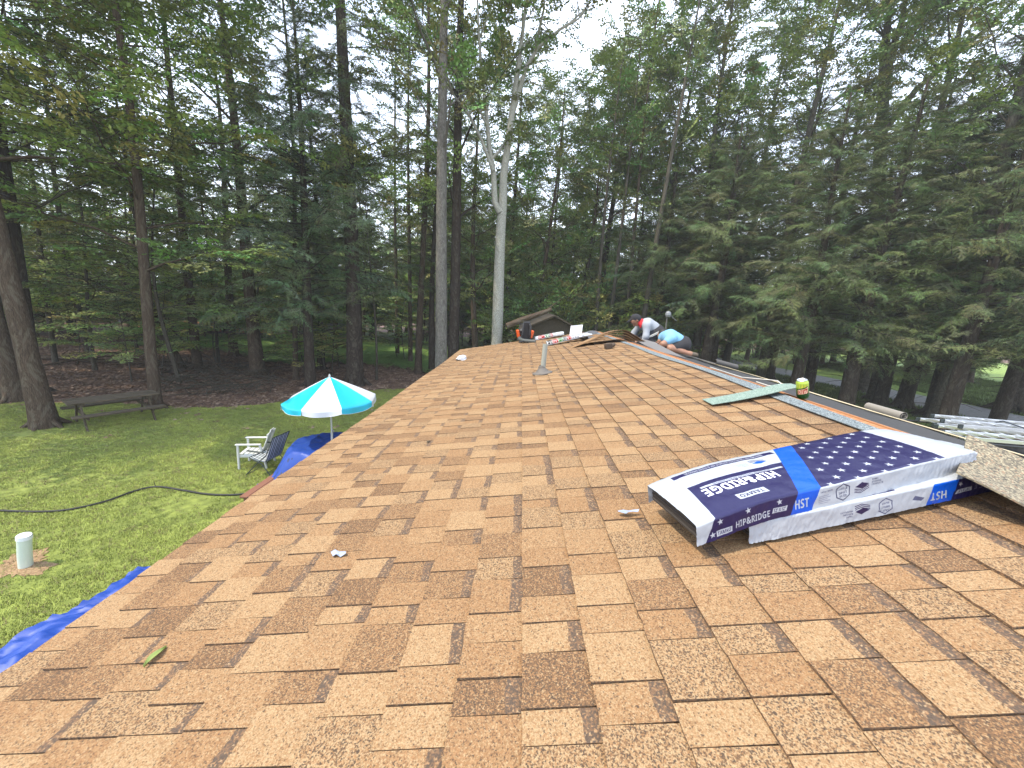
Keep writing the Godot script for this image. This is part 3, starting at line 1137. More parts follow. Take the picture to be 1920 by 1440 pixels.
func build_woods() -> void:
	M.needle = mat(1, 1, 1, 0.75)
	M.needle.vertex_color_use_as_albedo = true
	M.needle.backlight = Color(0.60, 0.75, 0.45)
	M.leaf = mat(1, 1, 1, 0.62)
	M.leaf.vertex_color_use_as_albedo = true
	M.leaf.backlight = Color(0.75, 1.0, 0.40)
	M.twig = mat(0.05, 0.042, 0.034, 0.95)
	M.bark_dark = bark(61, [40, 34, 29], [84, 74, 66], Vector2(5.0, 0.6))
	M.bark_grey = bark(62, [58, 54, 47], [108, 102, 90], Vector2(4.5, 0.6))
	M.bark_pale = bark(63, [132, 130, 118], [182, 180, 168], Vector2(1.2, 1.4), 1.0)
	M.bark_ash = bark(64, [62, 58, 53], [172, 166, 156], Vector2(6.0, 0.35))
	M.bark_brown = bark(65, [56, 46, 38], [106, 92, 78], Vector2(5.0, 0.5))
	M.boughs = [hemlock_bough(101), hemlock_bough(102), hemlock_bough(103)]
	M.sprays = [leaf_spray(111, 0.115, 0.3), leaf_spray(112, 0.115, 0.3), leaf_spray(113, 0.10, 0.85), leaf_spray(114, 0.10, 0.85)]
	var hem := Color(0.130, 0.180, 0.060)
	var oak := Color(0.190, 0.270, 0.078)
	var lime := Color(0.270, 0.360, 0.095)
	var edge := "trees at the edge of the lawn"
	# --- the trees one can pick out on the lawn side
	var o: Node3D
	o = thing("broadleaf_tree", "thick leaning grey trunk standing beside the picnic table on the lawn", "tree", stand(86, 800), Basis(), edge)
	broadleaf(o, {"seed": 1, "H": 21.0, "r0": 0.225, "h0": 6.0, "reach": 5.5, "limbs": 20, "dens": 3.2, "layered": 0.8, "kind": 1, "tint": oak, "lean": Vector3(-0.02, 0, 0.02), "rise": 0.35, "bark": M.bark_brown, "flare": 0.5})
	o = thing("broadleaf_tree", "slim grey-brown trunk at the end of the picnic table where the leaf litter begins", "tree", stand(293, 766), Basis(), edge)
	broadleaf(o, {"seed": 2, "H": 19.0, "r0": 0.17, "h0": 4.2, "reach": 4.6, "limbs": 24, "dens": 3.2, "layered": 0.9, "kind": 1, "tint": lime, "lean": Vector3(-0.025, 0, 0.0), "rise": 0.3, "bark": M.bark_brown, "wob": 0.3})
	o = thing("broadleaf_tree", "grey trunk behind the thick leaning trunk beside the picnic table", "tree", stand(32, 752), Basis(), edge)
	broadleaf(o, {"seed": 3, "H": 20.0, "r0": 0.24, "h0": 6.0, "reach": 5.0, "limbs": 18, "dens": 3.0, "layered": 0.85, "kind": 1, "tint": oak, "lean": Vector3(-0.015, 0, 0), "rise": 0.35, "bark": M.bark_brown})
	o = thing("broadleaf_tree", "dark trunk hidden partly behind the two trunks by the picnic table", "tree", stand(66, 738), Basis(), edge)
	broadleaf(o, {"seed": 4, "H": 22.0, "r0": 0.24, "h0": 7.0, "reach": 5.0, "limbs": 18, "dens": 2.8, "layered": 0.8, "kind": 1, "tint": lime, "lean": Vector3(-0.02, 0, 0), "rise": 0.4, "bark": M.bark_dark})
	# understory with layered leaves
	var under := [[-19.5, -17.0, 11.0, 2.0], [-16.5, -20.5, 12.0, 2.4], [-22.5, -22.0, 13.0, 2.0], [-14.3, -15.6, 9.0, 2.6], [-18.0, -26.0, 12.0, 1.6], [-26.0, -17.5, 13.0, 2.0], [-12.0, -23.0, 9.0, 2.2], [-23.0, -13.0, 12.0, 2.6]]
	for i in under.size():
		var u: Array = under[i]
		o = thing("understory_tree", "slender young tree with flat layered leaves under the taller trees", "tree", Vector3(u[0], 0, u[1]), Basis(Vector3.UP, i * 1.3), "young trees in the leaf litter")
		broadleaf(o, {"seed": 20 + i, "H": u[2], "r0": 0.085, "h0": u[3], "reach": 3.4, "limbs": 20, "dens": 2.9, "layered": 0.95, "kind": 1, "tint": lime if i % 2 == 0 else oak, "rise": 0.2, "bark": M.bark_grey, "wob": 0.25})
	var low := rng(66)
	for i in 18:
		var sp := Vector3(low.randf_range(-23.0, -6.5), 0, low.randf_range(-26.0, -14.5))
		o = thing("sapling", "low leafy sapling sprouting from the leaf litter", "sapling", sp, Basis(Vector3.UP, i * 1.7), "saplings in the leaf litter")
		broadleaf(o, {"seed": 500 + i, "H": low.randf_range(2.2, 4.6), "r0": 0.03, "h0": 0.7, "reach": 1.5, "limbs": 9, "dens": 3.2, "layered": 0.9, "kind": 1, "tint": lime, "rise": 0.25, "bark": M.bark_grey, "wob": 0.12, "spray": 0.8})
	# trunks between the leaf litter and the ferns
	var mids := [
		[170, 672, 0.15, "pale slim trunk rising from the leaf litter", M.bark_grey, oak], [105, 684, 0.10, "thin pale trunk rising from the leaf litter", M.bark_grey, oak],
		[371, 692, 0.20, "brown trunk beside the crooked split trunk", M.bark_brown, lime], [439, 668, 0.24, "flaky brown trunk before the green ferns", M.bark_brown, oak],
		[555, 712, 0.12, "thin straight trunk behind the parasol", M.bark_brown, oak], [784, 700, 0.19, "reddish dark trunk between the hemlock and the pale tall trunk", M.bark_brown, oak],
		[706, 712, 0.06, "thin sapling pole beside the great dark hemlock", M.bark_grey, lime]]
	for i in mids.size():
		var q: Array = mids[i]
		o = thing("broadleaf_tree", q[3], "tree", stand(q[0], q[1]), Basis(Vector3.UP, i * 0.9), "trees between leaf litter and ferns")
		broadleaf(o, {"seed": 40 + i, "H": 18.0 + i % 3 * 2.0 if q[2] > 0.07 else 10.0, "r0": q[2], "h0": 6.5 + i % 3, "reach": 4.2, "limbs": 16, "dens": 2.1, "layered": 0.5, "kind": i % 2, "tint": q[5], "rise": 0.5, "bark": q[4]})
	# crooked split trunk
	o = thing("broadleaf_tree", "crooked trunk split and bent near its foot in the leaf litter", "tree", stand(322, 690), Basis(), "trees between leaf litter and ferns")
	broadleaf(o, {"seed": 60, "H": 15.0, "r0": 0.20, "h0": 6.0, "reach": 3.8, "limbs": 12, "dens": 2.0, "layered": 0.6, "kind": 1, "tint": oak, "rise": 0.4, "bark": M.bark_brown, "path": [Vector3(0.5, 0, 0), Vector3(0.25, 0.9, 0.1), Vector3(-0.35, 1.6, 0), Vector3(-0.6, 3.0, 0), Vector3(-0.7, 5.0, 0), Vector3(-0.9, 8.0, 0), Vector3(-0.8, 11.0, 0.2), Vector3(-0.9, 15.0, 0.2)]})
	o = thing("broadleaf_tree", "stout leaning trunk with a hollow seam before the ferns", "tree", stand(484, 704), Basis(), "trees between leaf litter and ferns")
	broadleaf(o, {"seed": 61, "H": 19.0, "r0": 0.29, "h0": 7.0, "reach": 4.5, "limbs": 14, "dens": 2.0, "layered": 0.4, "kind": 0, "tint": oak, "rise": 0.6, "bark": M.bark_brown, "lean": Vector3(-0.03, 0, 0), "flare": 0.5})
	# hemlocks behind the parasol
	o = thing("hemlock_tree", "great dark hemlock with a bare straight trunk behind the parasol", "tree", stand(666, 722))
	conifer(o, 25.0, 0.36, 6.5, 2.9, 71, hem, Vector3.ZERO, 0.62)
	o = thing("hemlock_tree", "bushy hemlock with light green drooping boughs left low over the leaf litter", "tree", stand(583, 724))
	o.set_meta("label", "bushy hemlock with light green drooping boughs beside the great dark hemlock")
	conifer(o, 14.5, 0.22, 3.0, 4.2, 72, Color(0.165, 0.240, 0.105), Vector3.ZERO, 0.24)
	var hm := [[-10.8, -20.5, 13.0, 4.2, 3.4], [-4.9, -21.5, 13.0, 4.5, 2.8]]
	for i in hm.size():
		var q: Array = hm[i]
		o = thing("hemlock_tree", ["hemlock among the trunks between the bushy hemlock and the clay bank", "narrow hemlock between the great dark hemlock and the pale ridged trunk"][i], "tree", Vector3(q[0], 0, q[1]), Basis(Vector3.UP, i * 2.0), "hemlocks behind the great hemlock")
		conifer(o, q[2], 0.2, q[3], q[4], 75 + i, hem)
	# tall trunks in the middle
	o = thing("broadleaf_tree", "tall straight pale ridged trunk just beyond the roof edge", "tree", foot_at(829, -16.0))
	broadleaf(o, {"seed": 81, "H": 25.0, "r0": 0.27, "h0": 9.0, "reach": 4.0, "limbs": 18, "dens": 1.7, "layered": 0.3, "kind": 0, "tint": oak, "rise": 0.8, "bark": M.bark_ash, "wob": 0.08, "lean": Vector3(0.0, 0, 0)})
	o = thing("broadleaf_tree", "dark straight trunk close beside the tall pale ridged trunk", "tree", foot_at(850, -18.5))
	broadleaf(o, {"seed": 82, "H": 25.0, "r0": 0.28, "h0": 7.0, "reach": 4.6, "limbs": 19, "dens": 1.9, "layered": 0.3, "kind": 0, "tint": oak, "rise": 0.9, "bark": M.bark_dark, "wob": 0.12, "lean": Vector3(0.01, 0, 0)})
	# smooth pale forked tree beyond the roof end
	var fb := at_z(932, 640, -17.5)
	fb.y = 0.0
	var fk := []
	for q in [[936, 500], [939, 430], [943, 372], [944, 330], [955, 250], [963, 190], [975, 100], [985, 20], [996, -90]]:
		fk.append(at_z(q[0], q[1], -17.5) - fb)
	var tp := [Vector3.ZERO, (at_z(933, 600, -17.5) - fb)]
	tp.append_array(fk)
	var f1 := []
	for q in [[938, 400], [928, 380], [926, 330], [918, 280], [912, 210], [902, 120], [897, 40], [893, -60]]:
		f1.append(at_z(q[0], q[1], -17.5) - fb + Vector3(0, 0, 0.1))
	var f2 := []
	for q in [[958, 225], [985, 130], [1008, 90], [1050, 55], [1085, 35], [1120, -20]]:
		f2.append(at_z(q[0], q[1], -17.5) - fb)
	var f3 := []
	for q in [[926, 325], [905, 270], [880, 220], [845, 175], [832, 150]]:
		f3.append(at_z(q[0], q[1], -17.5) - fb + Vector3(0, 0, 0.3))
	o = thing("beech_tree", "smooth pale grey forked tree rising beyond the end of the roof", "tree", fb)
	broadleaf(o, {"seed": 83, "H": 20.0, "r0": 0.27, "h0": 14.0, "reach": 3.4, "limbs": 9, "dens": 1.6, "layered": 0.3, "kind": 0, "tint": oak, "rise": 0.8, "bark": M.bark_pale, "path": tp, "flare": 0.15, "forks": [{"pts": f1, "r": 0.15}, {"pts": f2, "r": 0.10}, {"pts": f3, "r": 0.07}]})
	# round leafy maple against the sky
	o = thing("maple_tree", "full round leafy tree standing clear against the sky behind the forked pale tree", "tree", Vector3(6.1, 0, -30.0))
	broadleaf(o, {"seed": 84, "H": 21.0, "r0": 0.3, "h0": 9.5, "reach": 4.9, "limbs": 26, "dens": 3.4, "layered": 0.1, "kind": 0, "tint": oak * 1.05, "rise": 0.8, "bark": M.bark_dark, "spray": 1.1})
	# bare slender upper trunks
	var poles := [[1178, -24.0, 0.13, "slender bare pole trunk standing before the round leafy tree", 0.0], [1208, -22.0, 0.17, "slender trunk leaning a little beside the round leafy tree", 0.045], [770, -24.0, 0.14, "slender dark trunk beside the tall pale ridged trunk", 0.0], [745, -27.0, 0.14, "slender greyish trunk between the great hemlock and the tall pale ridged trunk", 0.0]]
	for i in poles.size():
		var q: Array = poles[i]
		var b := at_z(q[0], 560, q[1])
		b.y = 0.0
		o = thing("broadleaf_tree", q[3], "tree", b)
		broadleaf(o, {"seed": 90 + i, "H": 22.0, "r0": q[2], "h0": 12.0, "reach": 3.4, "limbs": 10, "dens": 1.5, "layered": 0.3, "kind": 0, "tint": oak, "rise": 0.7, "bark": M.bark_brown if i != 1 else M.bark_grey, "wob": 0.1, "lean": Vector3(q[4], 0, 0)})
	# pale twin trunks beyond the roof end
	for i in 2:
		var b := at_z([1121, 1143][i], 600, -24.0)
		b.y = 0.0
		o = thing("broadleaf_tree", ["pale slim trunk of a pair beyond the roof, on the side of the forked tree", "pale slim trunk of a pair beyond the roof, on the side of the workers"][i], "tree", b, Basis(Vector3.UP, i * 2.0), "pair of pale slim trunks")
		broadleaf(o, {"seed": 96 + i, "H": 19.0, "r0": 0.14, "h0": 9.0, "reach": 3.2, "limbs": 11, "dens": 1.8, "layered": 0.4, "kind": 0, "tint": oak, "rise": 0.5, "bark": M.bark_grey, "wob": 0.1})
	# middle wood
	var r := rng(9)
	var mid := [[-2.8, -25, 18], [-1.2, -29, 20], [1.0, -26, 17], [2.9, -34, 20], [3.9, -27, 16], [0.4, -36, 19], [5.4, -38, 19], [-5.6, -33, 20], [8.6, -31, 18]]
	for i in mid.size():
		var q: Array = mid[i]
		o = thing("broadleaf_tree", "dark trunked leafy tree in the wood beyond the roof end", "tree", Vector3(q[0], 0, q[1]), Basis(Vector3.UP, i * 1.1), "trees in the wood beyond the roof end")
		broadleaf(o, {"seed": 120 + i, "H": float(q[2]), "r0": r.randf_range(0.13, 0.22), "h0": 3.6 + i % 3 * 1.2, "reach": 4.0, "limbs": 20, "dens": 2.6, "layered": 0.3, "kind": 0, "tint": oak, "rise": 0.6, "bark": M.bark_dark if i % 2 else M.bark_brown, "lean": Vector3(r.randf_range(-0.04, 0.06), 0, 0)})
	# the hemlock wall on the lane side
	var rt := [
		[1690, 768, 14.0, 0.33, 4.0, "leaning dark hemlock trunk before the lane beside the ladders"], [1752, 786, 16.0, 0.40, 4.6, "thick dark hemlock trunk before the lane next to the ladders"],
		[1895, 772, 17.0, 0.46, 5.0, "thickest dark hemlock trunk standing over the ladders"]]
	for i in rt.size():
		var q: Array = rt[i]
		o = thing("hemlock_tree", q[5], "tree", stand(q[0], q[1]), Basis(Vector3.UP, i * 1.7), "hemlocks along the lane")
		conifer(o, q[2], q[3], 3.7, 5.2, 140 + i, hem * 0.9, Vector3(0.02, 0, 0), 0.27)
	var wall := [[12.6, -17.5, 13.0, 2.4], [15.5, -20.5, 15.5, 3.4], [9.8, -20.5, 13.0, 3.4], [8.0, -23.5, 12.0, 3.6], [12.2, -25.5, 16.0, 3.4], [17.0, -26.0, 18.0, 3.4], [10.0, -29.0, 15.0, 3.0], [14.0, -32.0, 17.0, 3.0], [21.0, -13.2, 16.0, 3.0], [16.5, -14.6, 12.0, 2.8], [18.4, -19.4, 15.0, 3.2], [14.2, -16.4, 13.0, 3.0], [20.4, -16.2, 15.0, 3.0], [11.3, -22.6, 14.0, 3.2]]
	for i in wall.size():
		var q: Array = wall[i]
		o = thing("hemlock_tree", "dense dark hemlock in the wall of trees between the roof and the lane", "tree", Vector3(q[0], 0, q[1]), Basis(Vector3.UP, i * 1.9), "dense hemlocks between roof and lane")
		conifer(o, q[2], 0.25 + 0.02 * (i % 4), q[3] + 0.1, 4.3, 150 + i, hem, Vector3.ZERO, 0.30)
	# broadleaf crowns above the hemlocks
	var hi := [[14.5, -23.0, 24.0], [19.5, -21.0, 25.0], [11.0, -24.0, 22.0], [18.5, -16.8, 24.0], [16.0, -30.0, 24.0], [9.0, -27.0, 21.0]]
	for i in hi.size():
		var q: Array = hi[i]
		o = thing("broadleaf_tree", "tall leafy tree rising above the dense hemlocks", "tree", Vector3(q[0], 0, q[1]), Basis(Vector3.UP, i * 1.4), "tall leafy trees above the hemlocks")
		broadleaf(o, {"seed": 170 + i, "H": q[2], "r0": 0.26, "h0": 8.0, "reach": 5.4, "limbs": 24, "dens": 3.0, "layered": 0.3, "kind": 0, "tint": oak, "rise": 0.9, "bark": M.bark_grey, "lean": Vector3(0.03, 0, 0)})
	# grey twin trunk and a long dark limb reaching out above the hemlocks
	var tw := foot_at(1636, -24.0)
	var tpath := [Vector3.ZERO]
	for q in [[1640, 520], [1648, 330], [1656, 190], [1668, 110], [1690, 40], [1712, -60]]:
		tpath.append(at_z(q[0], q[1], -24.0) - tw)
	var tfork := []
	for q in [[1662, 150], [1664, 80], [1672, 10], [1684, -80]]:
		tfork.append(at_z(q[0], q[1], -24.0) - tw + Vector3(-0.1, 0, 0))
	var tlimb := []
	for q in [[1654, 250], [1720, 165], [1775, 120], [1830, 70], [1880, 25], [1935, -40]]:
		tlimb.append(at_z(q[0], q[1], -23.4) - tw)
	o = thing("broadleaf_tree", "grey twin trunked tree with a long bare dark limb reaching out above the hemlocks", "tree", tw)
	broadleaf(o, {"seed": 190, "H": 26.0, "r0": 0.42, "h0": 17.0, "reach": 4.2, "limbs": 12, "dens": 2.2, "layered": 0.3, "kind": 0, "tint": oak, "rise": 0.7, "bark": M.bark_grey, "path": tpath, "forks": [{"pts": tfork, "r": 0.28}, {"pts": tlimb, "r": 0.18}]})
	# deep wood behind everything
	for i in 64:
		var a := lerpf(-1.05, 0.88, (i + r.randf() * 0.6) / 64.0)
		var dist := r.randf_range(34.0, 58.0)
		var p := Vector3(sin(a) * dist * 1.15, 0, -cos(a) * dist)
		var con := i % 4 == 0
		var nm := "deep_wood_conifer" if con else "deep_wood_tree"
		o = thing(nm, "dark conifer deep in the wood behind the nearer trees" if con else "leafy tree deep in the wood behind the nearer trees", "tree", p, Basis(Vector3.UP, i * 1.0), "conifers deep in the wood" if con else "leafy trees deep in the wood")
		if con:
			conifer(o, r.randf_range(9, 16), 0.2, 2.0, 3.8, 200 + i, hem, Vector3.ZERO, 0.32)
		else:
			broadleaf(o, {"seed": 200 + i, "H": r.randf_range(9, 16), "r0": 0.2, "h0": 2.6, "reach": 4.8, "limbs": 16, "dens": 1.7, "layered": 0.3, "kind": 0, "tint": oak if i % 3 else lime, "rise": 0.5, "bark": M.bark_brown, "spray": 1.25})
	# lighter leafy trees closing the view beyond the roof end
	for i in 22:
		var a := lerpf(-0.55, 0.36, (i + r.randf() * 0.8) / 22.0)
		var dist := r.randf_range(33.0, 47.0)
		o = thing("deep_wood_tree", "lighter green leafy tree closing the view beyond the roof end", "tree", Vector3(sin(a) * dist * 1.1, 0, -cos(a) * dist), Basis(Vector3.UP, i * 2.1), "lighter leafy trees closing the view")
		broadleaf(o, {"seed": 600 + i, "H": r.randf_range(8.5, 13.5), "r0": 0.13, "h0": 2.0, "reach": 3.8, "limbs": 20, "dens": 2.4, "layered": 0.3, "kind": 0, "tint": lime, "rise": 0.5, "bark": M.bark_brown, "spray": 1.2})
	# shrubs and saplings that close the gaps low down
	for i in 70:
		var a := lerpf(-1.05, 0.80, (i + r.randf() * 0.7) / 70.0)
		var dist := r.randf_range(24.0, 44.0)
		if a < -0.15:
			dist = r.randf_range(37.0, 48.0)
		if a > 0.45:
			dist = r.randf_range(44.0, 56.0)
		var p := Vector3(sin(a) * dist * 1.1, 0, -cos(a) * dist)
		o = thing("forest_shrub", "leafy shrub filling the gap low between the trunks", "shrub", p, Basis(Vector3.UP, i * 1.0), "shrubs low between the trunks")
		broadleaf(o, {"seed": 400 + i, "H": r.randf_range(3.0, 6.5), "r0": 0.06, "h0": 0.4, "reach": 2.8, "limbs": 13, "dens": 2.6, "layered": 0.5, "kind": i % 2, "tint": oak if i % 3 else lime, "rise": 0.5, "bark": M.bark_brown, "spray": 1.35})
	# trees whose shade falls on the lawn from beside it
	for q in [[-19.0, -8.8, 20.0], [-17.0, -12.0, 19.0]]:
		o = thing("broadleaf_tree", "tall shade tree at the side of the lawn", "tree", Vector3(q[0], 0, q[1]), Basis(), "shade trees at the side of the lawn")
		broadleaf(o, {"seed": int(q[2]) + 300, "H": q[2], "r0": 0.25, "h0": 5.0, "reach": 5.0, "limbs": 16, "dens": 2.0, "layered": 0.5, "kind": 0, "tint": oak, "rise": 0.5, "bark": M.bark_grey})

# ---------------------------------------------------------------- printed wraps

class Canvas:
	var w: int
	var h: int
	var s: float
	var d := PackedByteArray()
	func _init(width: float, height: float, per_m: float, bg: Color) -> void:
		s = per_m
		w = int(width * s)
		h = int(height * s)
		d.resize(w * h * 3)
		for i in w * h:
			d[i * 3] = int(bg.r * 255)
			d[i * 3 + 1] = int(bg.g * 255)
			d[i * 3 + 2] = int(bg.b * 255)
	func px(p: Vector2) -> Vector2:
		return Vector2(p.x * s, h - p.y * s)
	func tri(a: Vector2, b: Vector2, c: Vector2, col: Color) -> void:
		a = px(a)
		b = px(b)
		c = px(c)
		var x0 := maxi(0, int(floor(minf(a.x, minf(b.x, c.x)))))
		var x1 := mini(w - 1, int(ceil(maxf(a.x, maxf(b.x, c.x)))))
		var y0 := maxi(0, int(floor(minf(a.y, minf(b.y, c.y)))))
		var y1 := mini(h - 1, int(ceil(maxf(a.y, maxf(b.y, c.y)))))
		var area := (b - a).cross(c - a)
		if absf(area) < 1e-6:
			return
		var sg := signf(area)
		var R := int(col.r * 255)
		var G := int(col.g * 255)
		var B := int(col.b * 255)
		for y in range(y0, y1 + 1):
			for x in range(x0, x1 + 1):
				var p := Vector2(x + 0.5, y + 0.5)
				if (b - a).cross(p - a) * sg >= 0.0 and (c - b).cross(p - b) * sg >= 0.0 and (a - c).cross(p - c) * sg >= 0.0:
					var o := (y * w + x) * 3
					d[o] = R
					d[o + 1] = G
					d[o + 2] = B
	func poly(pts: Array, col: Color) -> void:
		var p2 := PackedVector2Array()
		for p in pts:
			p2.append(p)
		var idx := Geometry2D.triangulate_polygon(p2)
		for i in range(0, idx.size(), 3):
			tri(p2[idx[i]], p2[idx[i + 1]], p2[idx[i + 2]], col)
	func rect(x0: float, y0: float, x1: float, y1: float, col: Color) -> void:
		poly([Vector2(x0, y0), Vector2(x1, y0), Vector2(x1, y1), Vector2(x0, y1)], col)
	func frame(x0: float, y0: float, x1: float, y1: float, t: float, col: Color) -> void:
		rect(x0, y0, x1, y0 + t, col)
		rect(x0, y1 - t, x1, y1, col)
		rect(x0, y0, x0 + t, y1, col)
		rect(x1 - t, y0, x1, y1, col)
	func star(c: Vector2, r: float, turn: float, col: Color) -> void:
		var p := []
		for i in 10:
			var a := turn + PI * 0.5 + TAU * i / 10.0
			p.append(c + Vector2(cos(a), sin(a)) * (r if i % 2 == 0 else r * 0.40))
		poly(p, col)
	# words fitted into a box; flip turns them upside down
	func words(f: Font, t: String, x0: float, y0: float, x1: float, y1: float, col: Color, flip := false, slant := 0.0) -> void:
		var tm := TextMesh.new()
		tm.font = f
		tm.text = t
		tm.font_size = 64
		tm.pixel_size = 0.01
		tm.depth = 0.0
		var arr := tm.get_mesh_arrays()
		var v: PackedVector3Array = arr[Mesh.ARRAY_VERTEX]
		var idx = arr[Mesh.ARRAY_INDEX]
		if v.is_empty():
			return
		var lo := Vector2(1e9, 1e9)
		var hi := -lo
		for p in v:
			lo = Vector2(minf(lo.x, p.x), minf(lo.y, p.y))
			hi = Vector2(maxf(hi.x, p.x), maxf(hi.y, p.y))
		var q := PackedVector2Array()
		for p in v:
			var u := (p.x - lo.x) / (hi.x - lo.x)
			var k := (p.y - lo.y) / (hi.y - lo.y)
			if flip:
				u = 1.0 - u
				k = 1.0 - k
			q.append(Vector2(lerpf(x0, x1, u) + slant * k * (y1 - y0), lerpf(y0, y1, k)))
		if idx == null or idx.size() == 0:
			for i in range(0, q.size(), 3):
				tri(q[i], q[i + 1], q[i + 2], col)
		else:
			for i in range(0, idx.size(), 3):
				tri(q[idx[i]], q[idx[i + 1]], q[idx[i + 2]], col)
	func texture() -> ImageTexture:
		return ImageTexture.create_from_image(Image.create_from_data(w, h, false, Image.FORMAT_RGB8, d))

# ---------------------------------------------------------------- bodies as one skin over bones

class Body:
	var bones := []
	func bone(a: Vector3, b: Vector3, ra: float, rb: float) -> void:
		bones.append([a, b, ra, rb])
	func chain(pts: Array, rad: Array) -> void:
		for i in pts.size() - 1:
			bone(pts[i], pts[i + 1], rad[i], rad[i + 1])
	# surface nets over the smooth union of the bones; adds to mb
	func skin(mb: MB, cell: float, k: float) -> void:
		var lo := Vector3(1e9, 1e9, 1e9)
		var hi := -lo
		for b in bones:
			for e in 2:
				var rr: float = b[2 + e] + k + cell * 3.0
				lo = lo.min(b[e] - Vector3.ONE * rr)
				hi = hi.max(b[e] + Vector3.ONE * rr)
		var nx := int((hi.x - lo.x) / cell) + 2
		var ny := int((hi.y - lo.y) / cell) + 2
		var nz := int((hi.z - lo.z) / cell) + 2
		var f := PackedFloat32Array()
		f.resize(nx * ny * nz)
		f.fill(1.0)
		for b in bones:
			var a: Vector3 = b[0]
			var c: Vector3 = b[1]
			var mr: float = maxf(b[2], b[3]) + k + cell * 2.0
			var p0: Vector3 = (a.min(c) - Vector3.ONE * mr - lo) / cell
			var p1: Vector3 = (a.max(c) + Vector3.ONE * mr - lo) / cell
			var ac := c - a
			var l2 := maxf(ac.length_squared(), 1e-9)
			for z in range(maxi(0, int(p0.z)), mini(nz, int(p1.z) + 1)):
				for y in range(maxi(0, int(p0.y)), mini(ny, int(p1.y) + 1)):
					for x in range(maxi(0, int(p0.x)), mini(nx, int(p1.x) + 1)):
						var p := lo + Vector3(x, y, z) * cell
						var t := clampf((p - a).dot(ac) / l2, 0.0, 1.0)
						var dd: float = p.distance_to(a + ac * t) - lerpf(b[2], b[3], t)
						var i := (z * ny + y) * nx + x
						var o := f[i]
						var h := maxf(k - absf(o - dd), 0.0) / k
						f[i] = minf(o, dd) - h * h * k * 0.25
		var at := {}
		var vs := []
		for z in nz - 1:
			for y in ny - 1:
				for x in nx - 1:
					var i := (z * ny + y) * nx + x
					var g := [f[i], f[i + 1], f[i + nx], f[i + nx + 1], f[i + nx * ny], f[i + nx * ny + 1], f[i + nx * ny + nx], f[i + nx * ny + nx + 1]]
					var neg := 0
					for q in g:
						if q < 0.0:
							neg += 1
					if neg == 0 or neg == 8:
						continue
					var s := Vector3.ZERO
					var cnt := 0
					for e in [[0, 1], [2, 3], [4, 5], [6, 7], [0, 2], [1, 3], [4, 6], [5, 7], [0, 4], [1, 5], [2, 6], [3, 7]]:
						var u: float = g[e[0]]
						var w: float = g[e[1]]
						if (u < 0.0) != (w < 0.0):
							var t := u / (u - w)
							var A := Vector3(e[0] & 1, (e[0] >> 1) & 1, e[0] >> 2)
							var B := Vector3(e[1] & 1, (e[1] >> 1) & 1, e[1] >> 2)
							s += A.lerp(B, t)
							cnt += 1
					at[i] = vs.size()
					var nrm := Vector3(g[1] - g[0] + g[3] - g[2] + g[5] - g[4] + g[7] - g[6], g[2] - g[0] + g[3] - g[1] + g[6] - g[4] + g[7] - g[5], g[4] - g[0] + g[5] - g[1] + g[6] - g[2] + g[7] - g[3]).normalized()
					vs.append([lo + (Vector3(x, y, z) + s / cnt) * cell, nrm])
		var st := [1, nx, nx * ny]
		for i in at:
			for ax in 3:
				var j: int = i + st[ax]
				if j >= f.size() or (f[i] < 0.0) == (f[j] < 0.0):
					continue
				var d1: int = st[(ax + 1) % 3]
				var d2: int = st[(ax + 2) % 3]
				if not (at.has(i - d1) and at.has(i - d2) and at.has(i - d1 - d2)):
					continue
				var q := [vs[at[i]], vs[at[i - d1]], vs[at[i - d1 - d2]], vs[at[i - d2]]]
				if f[i] >= 0.0:
					q.reverse()
				mb.tri_n(q[0][0], q[1][0], q[2][0], q[0][1], q[1][1], q[2][1])
				mb.tri_n(q[0][0], q[2][0], q[3][0], q[0][1], q[2][1], q[3][1])

# palm and five fingers pressing down on what lies at p; d points from wrist to fingertips
func hand(mb: MB, wrist: Vector3, p: Vector3, side: float) -> void:
	var b := Body.new()
	var d := (p - wrist).normalized()
	var s := d.cross(Vector3.UP).normalized() * side
	var dn := s.cross(d).normalized() * side
	if dn.y > 0.0:
		dn = -dn
	var palm := wrist + d * 0.085
	b.bone(wrist, palm, 0.024, 0.022)
	for i in 4:
		var o := s * (i - 1.5) * 0.021
		var l: float = [0.072, 0.082, 0.076, 0.060][i]
		var k := palm + o
		b.bone(wrist + d * 0.03 + o * 0.6, k, 0.015, 0.013)
		b.bone(k, k + d * l * 0.5 + dn * 0.008, 0.0095, 0.0088)
		b.bone(k + d * l * 0.5 + dn * 0.008, k + d * l * 0.85 + dn * 0.035, 0.0088, 0.0078)
	var tb := wrist + d * 0.035 - s * 0.030
	b.bone(wrist + d * 0.02 - s * 0.015, tb, 0.016, 0.013)
	b.bone(tb, tb + (d * 0.6 - s).normalized() * 0.035, 0.012, 0.010)
	b.bone(tb + (d * 0.6 - s).normalized() * 0.035, tb + (d * 0.6 - s).normalized() * 0.035 + (d + dn * 0.4).normalized() * 0.03, 0.010, 0.0085)
	b.skin(mb, 0.006, 0.006)

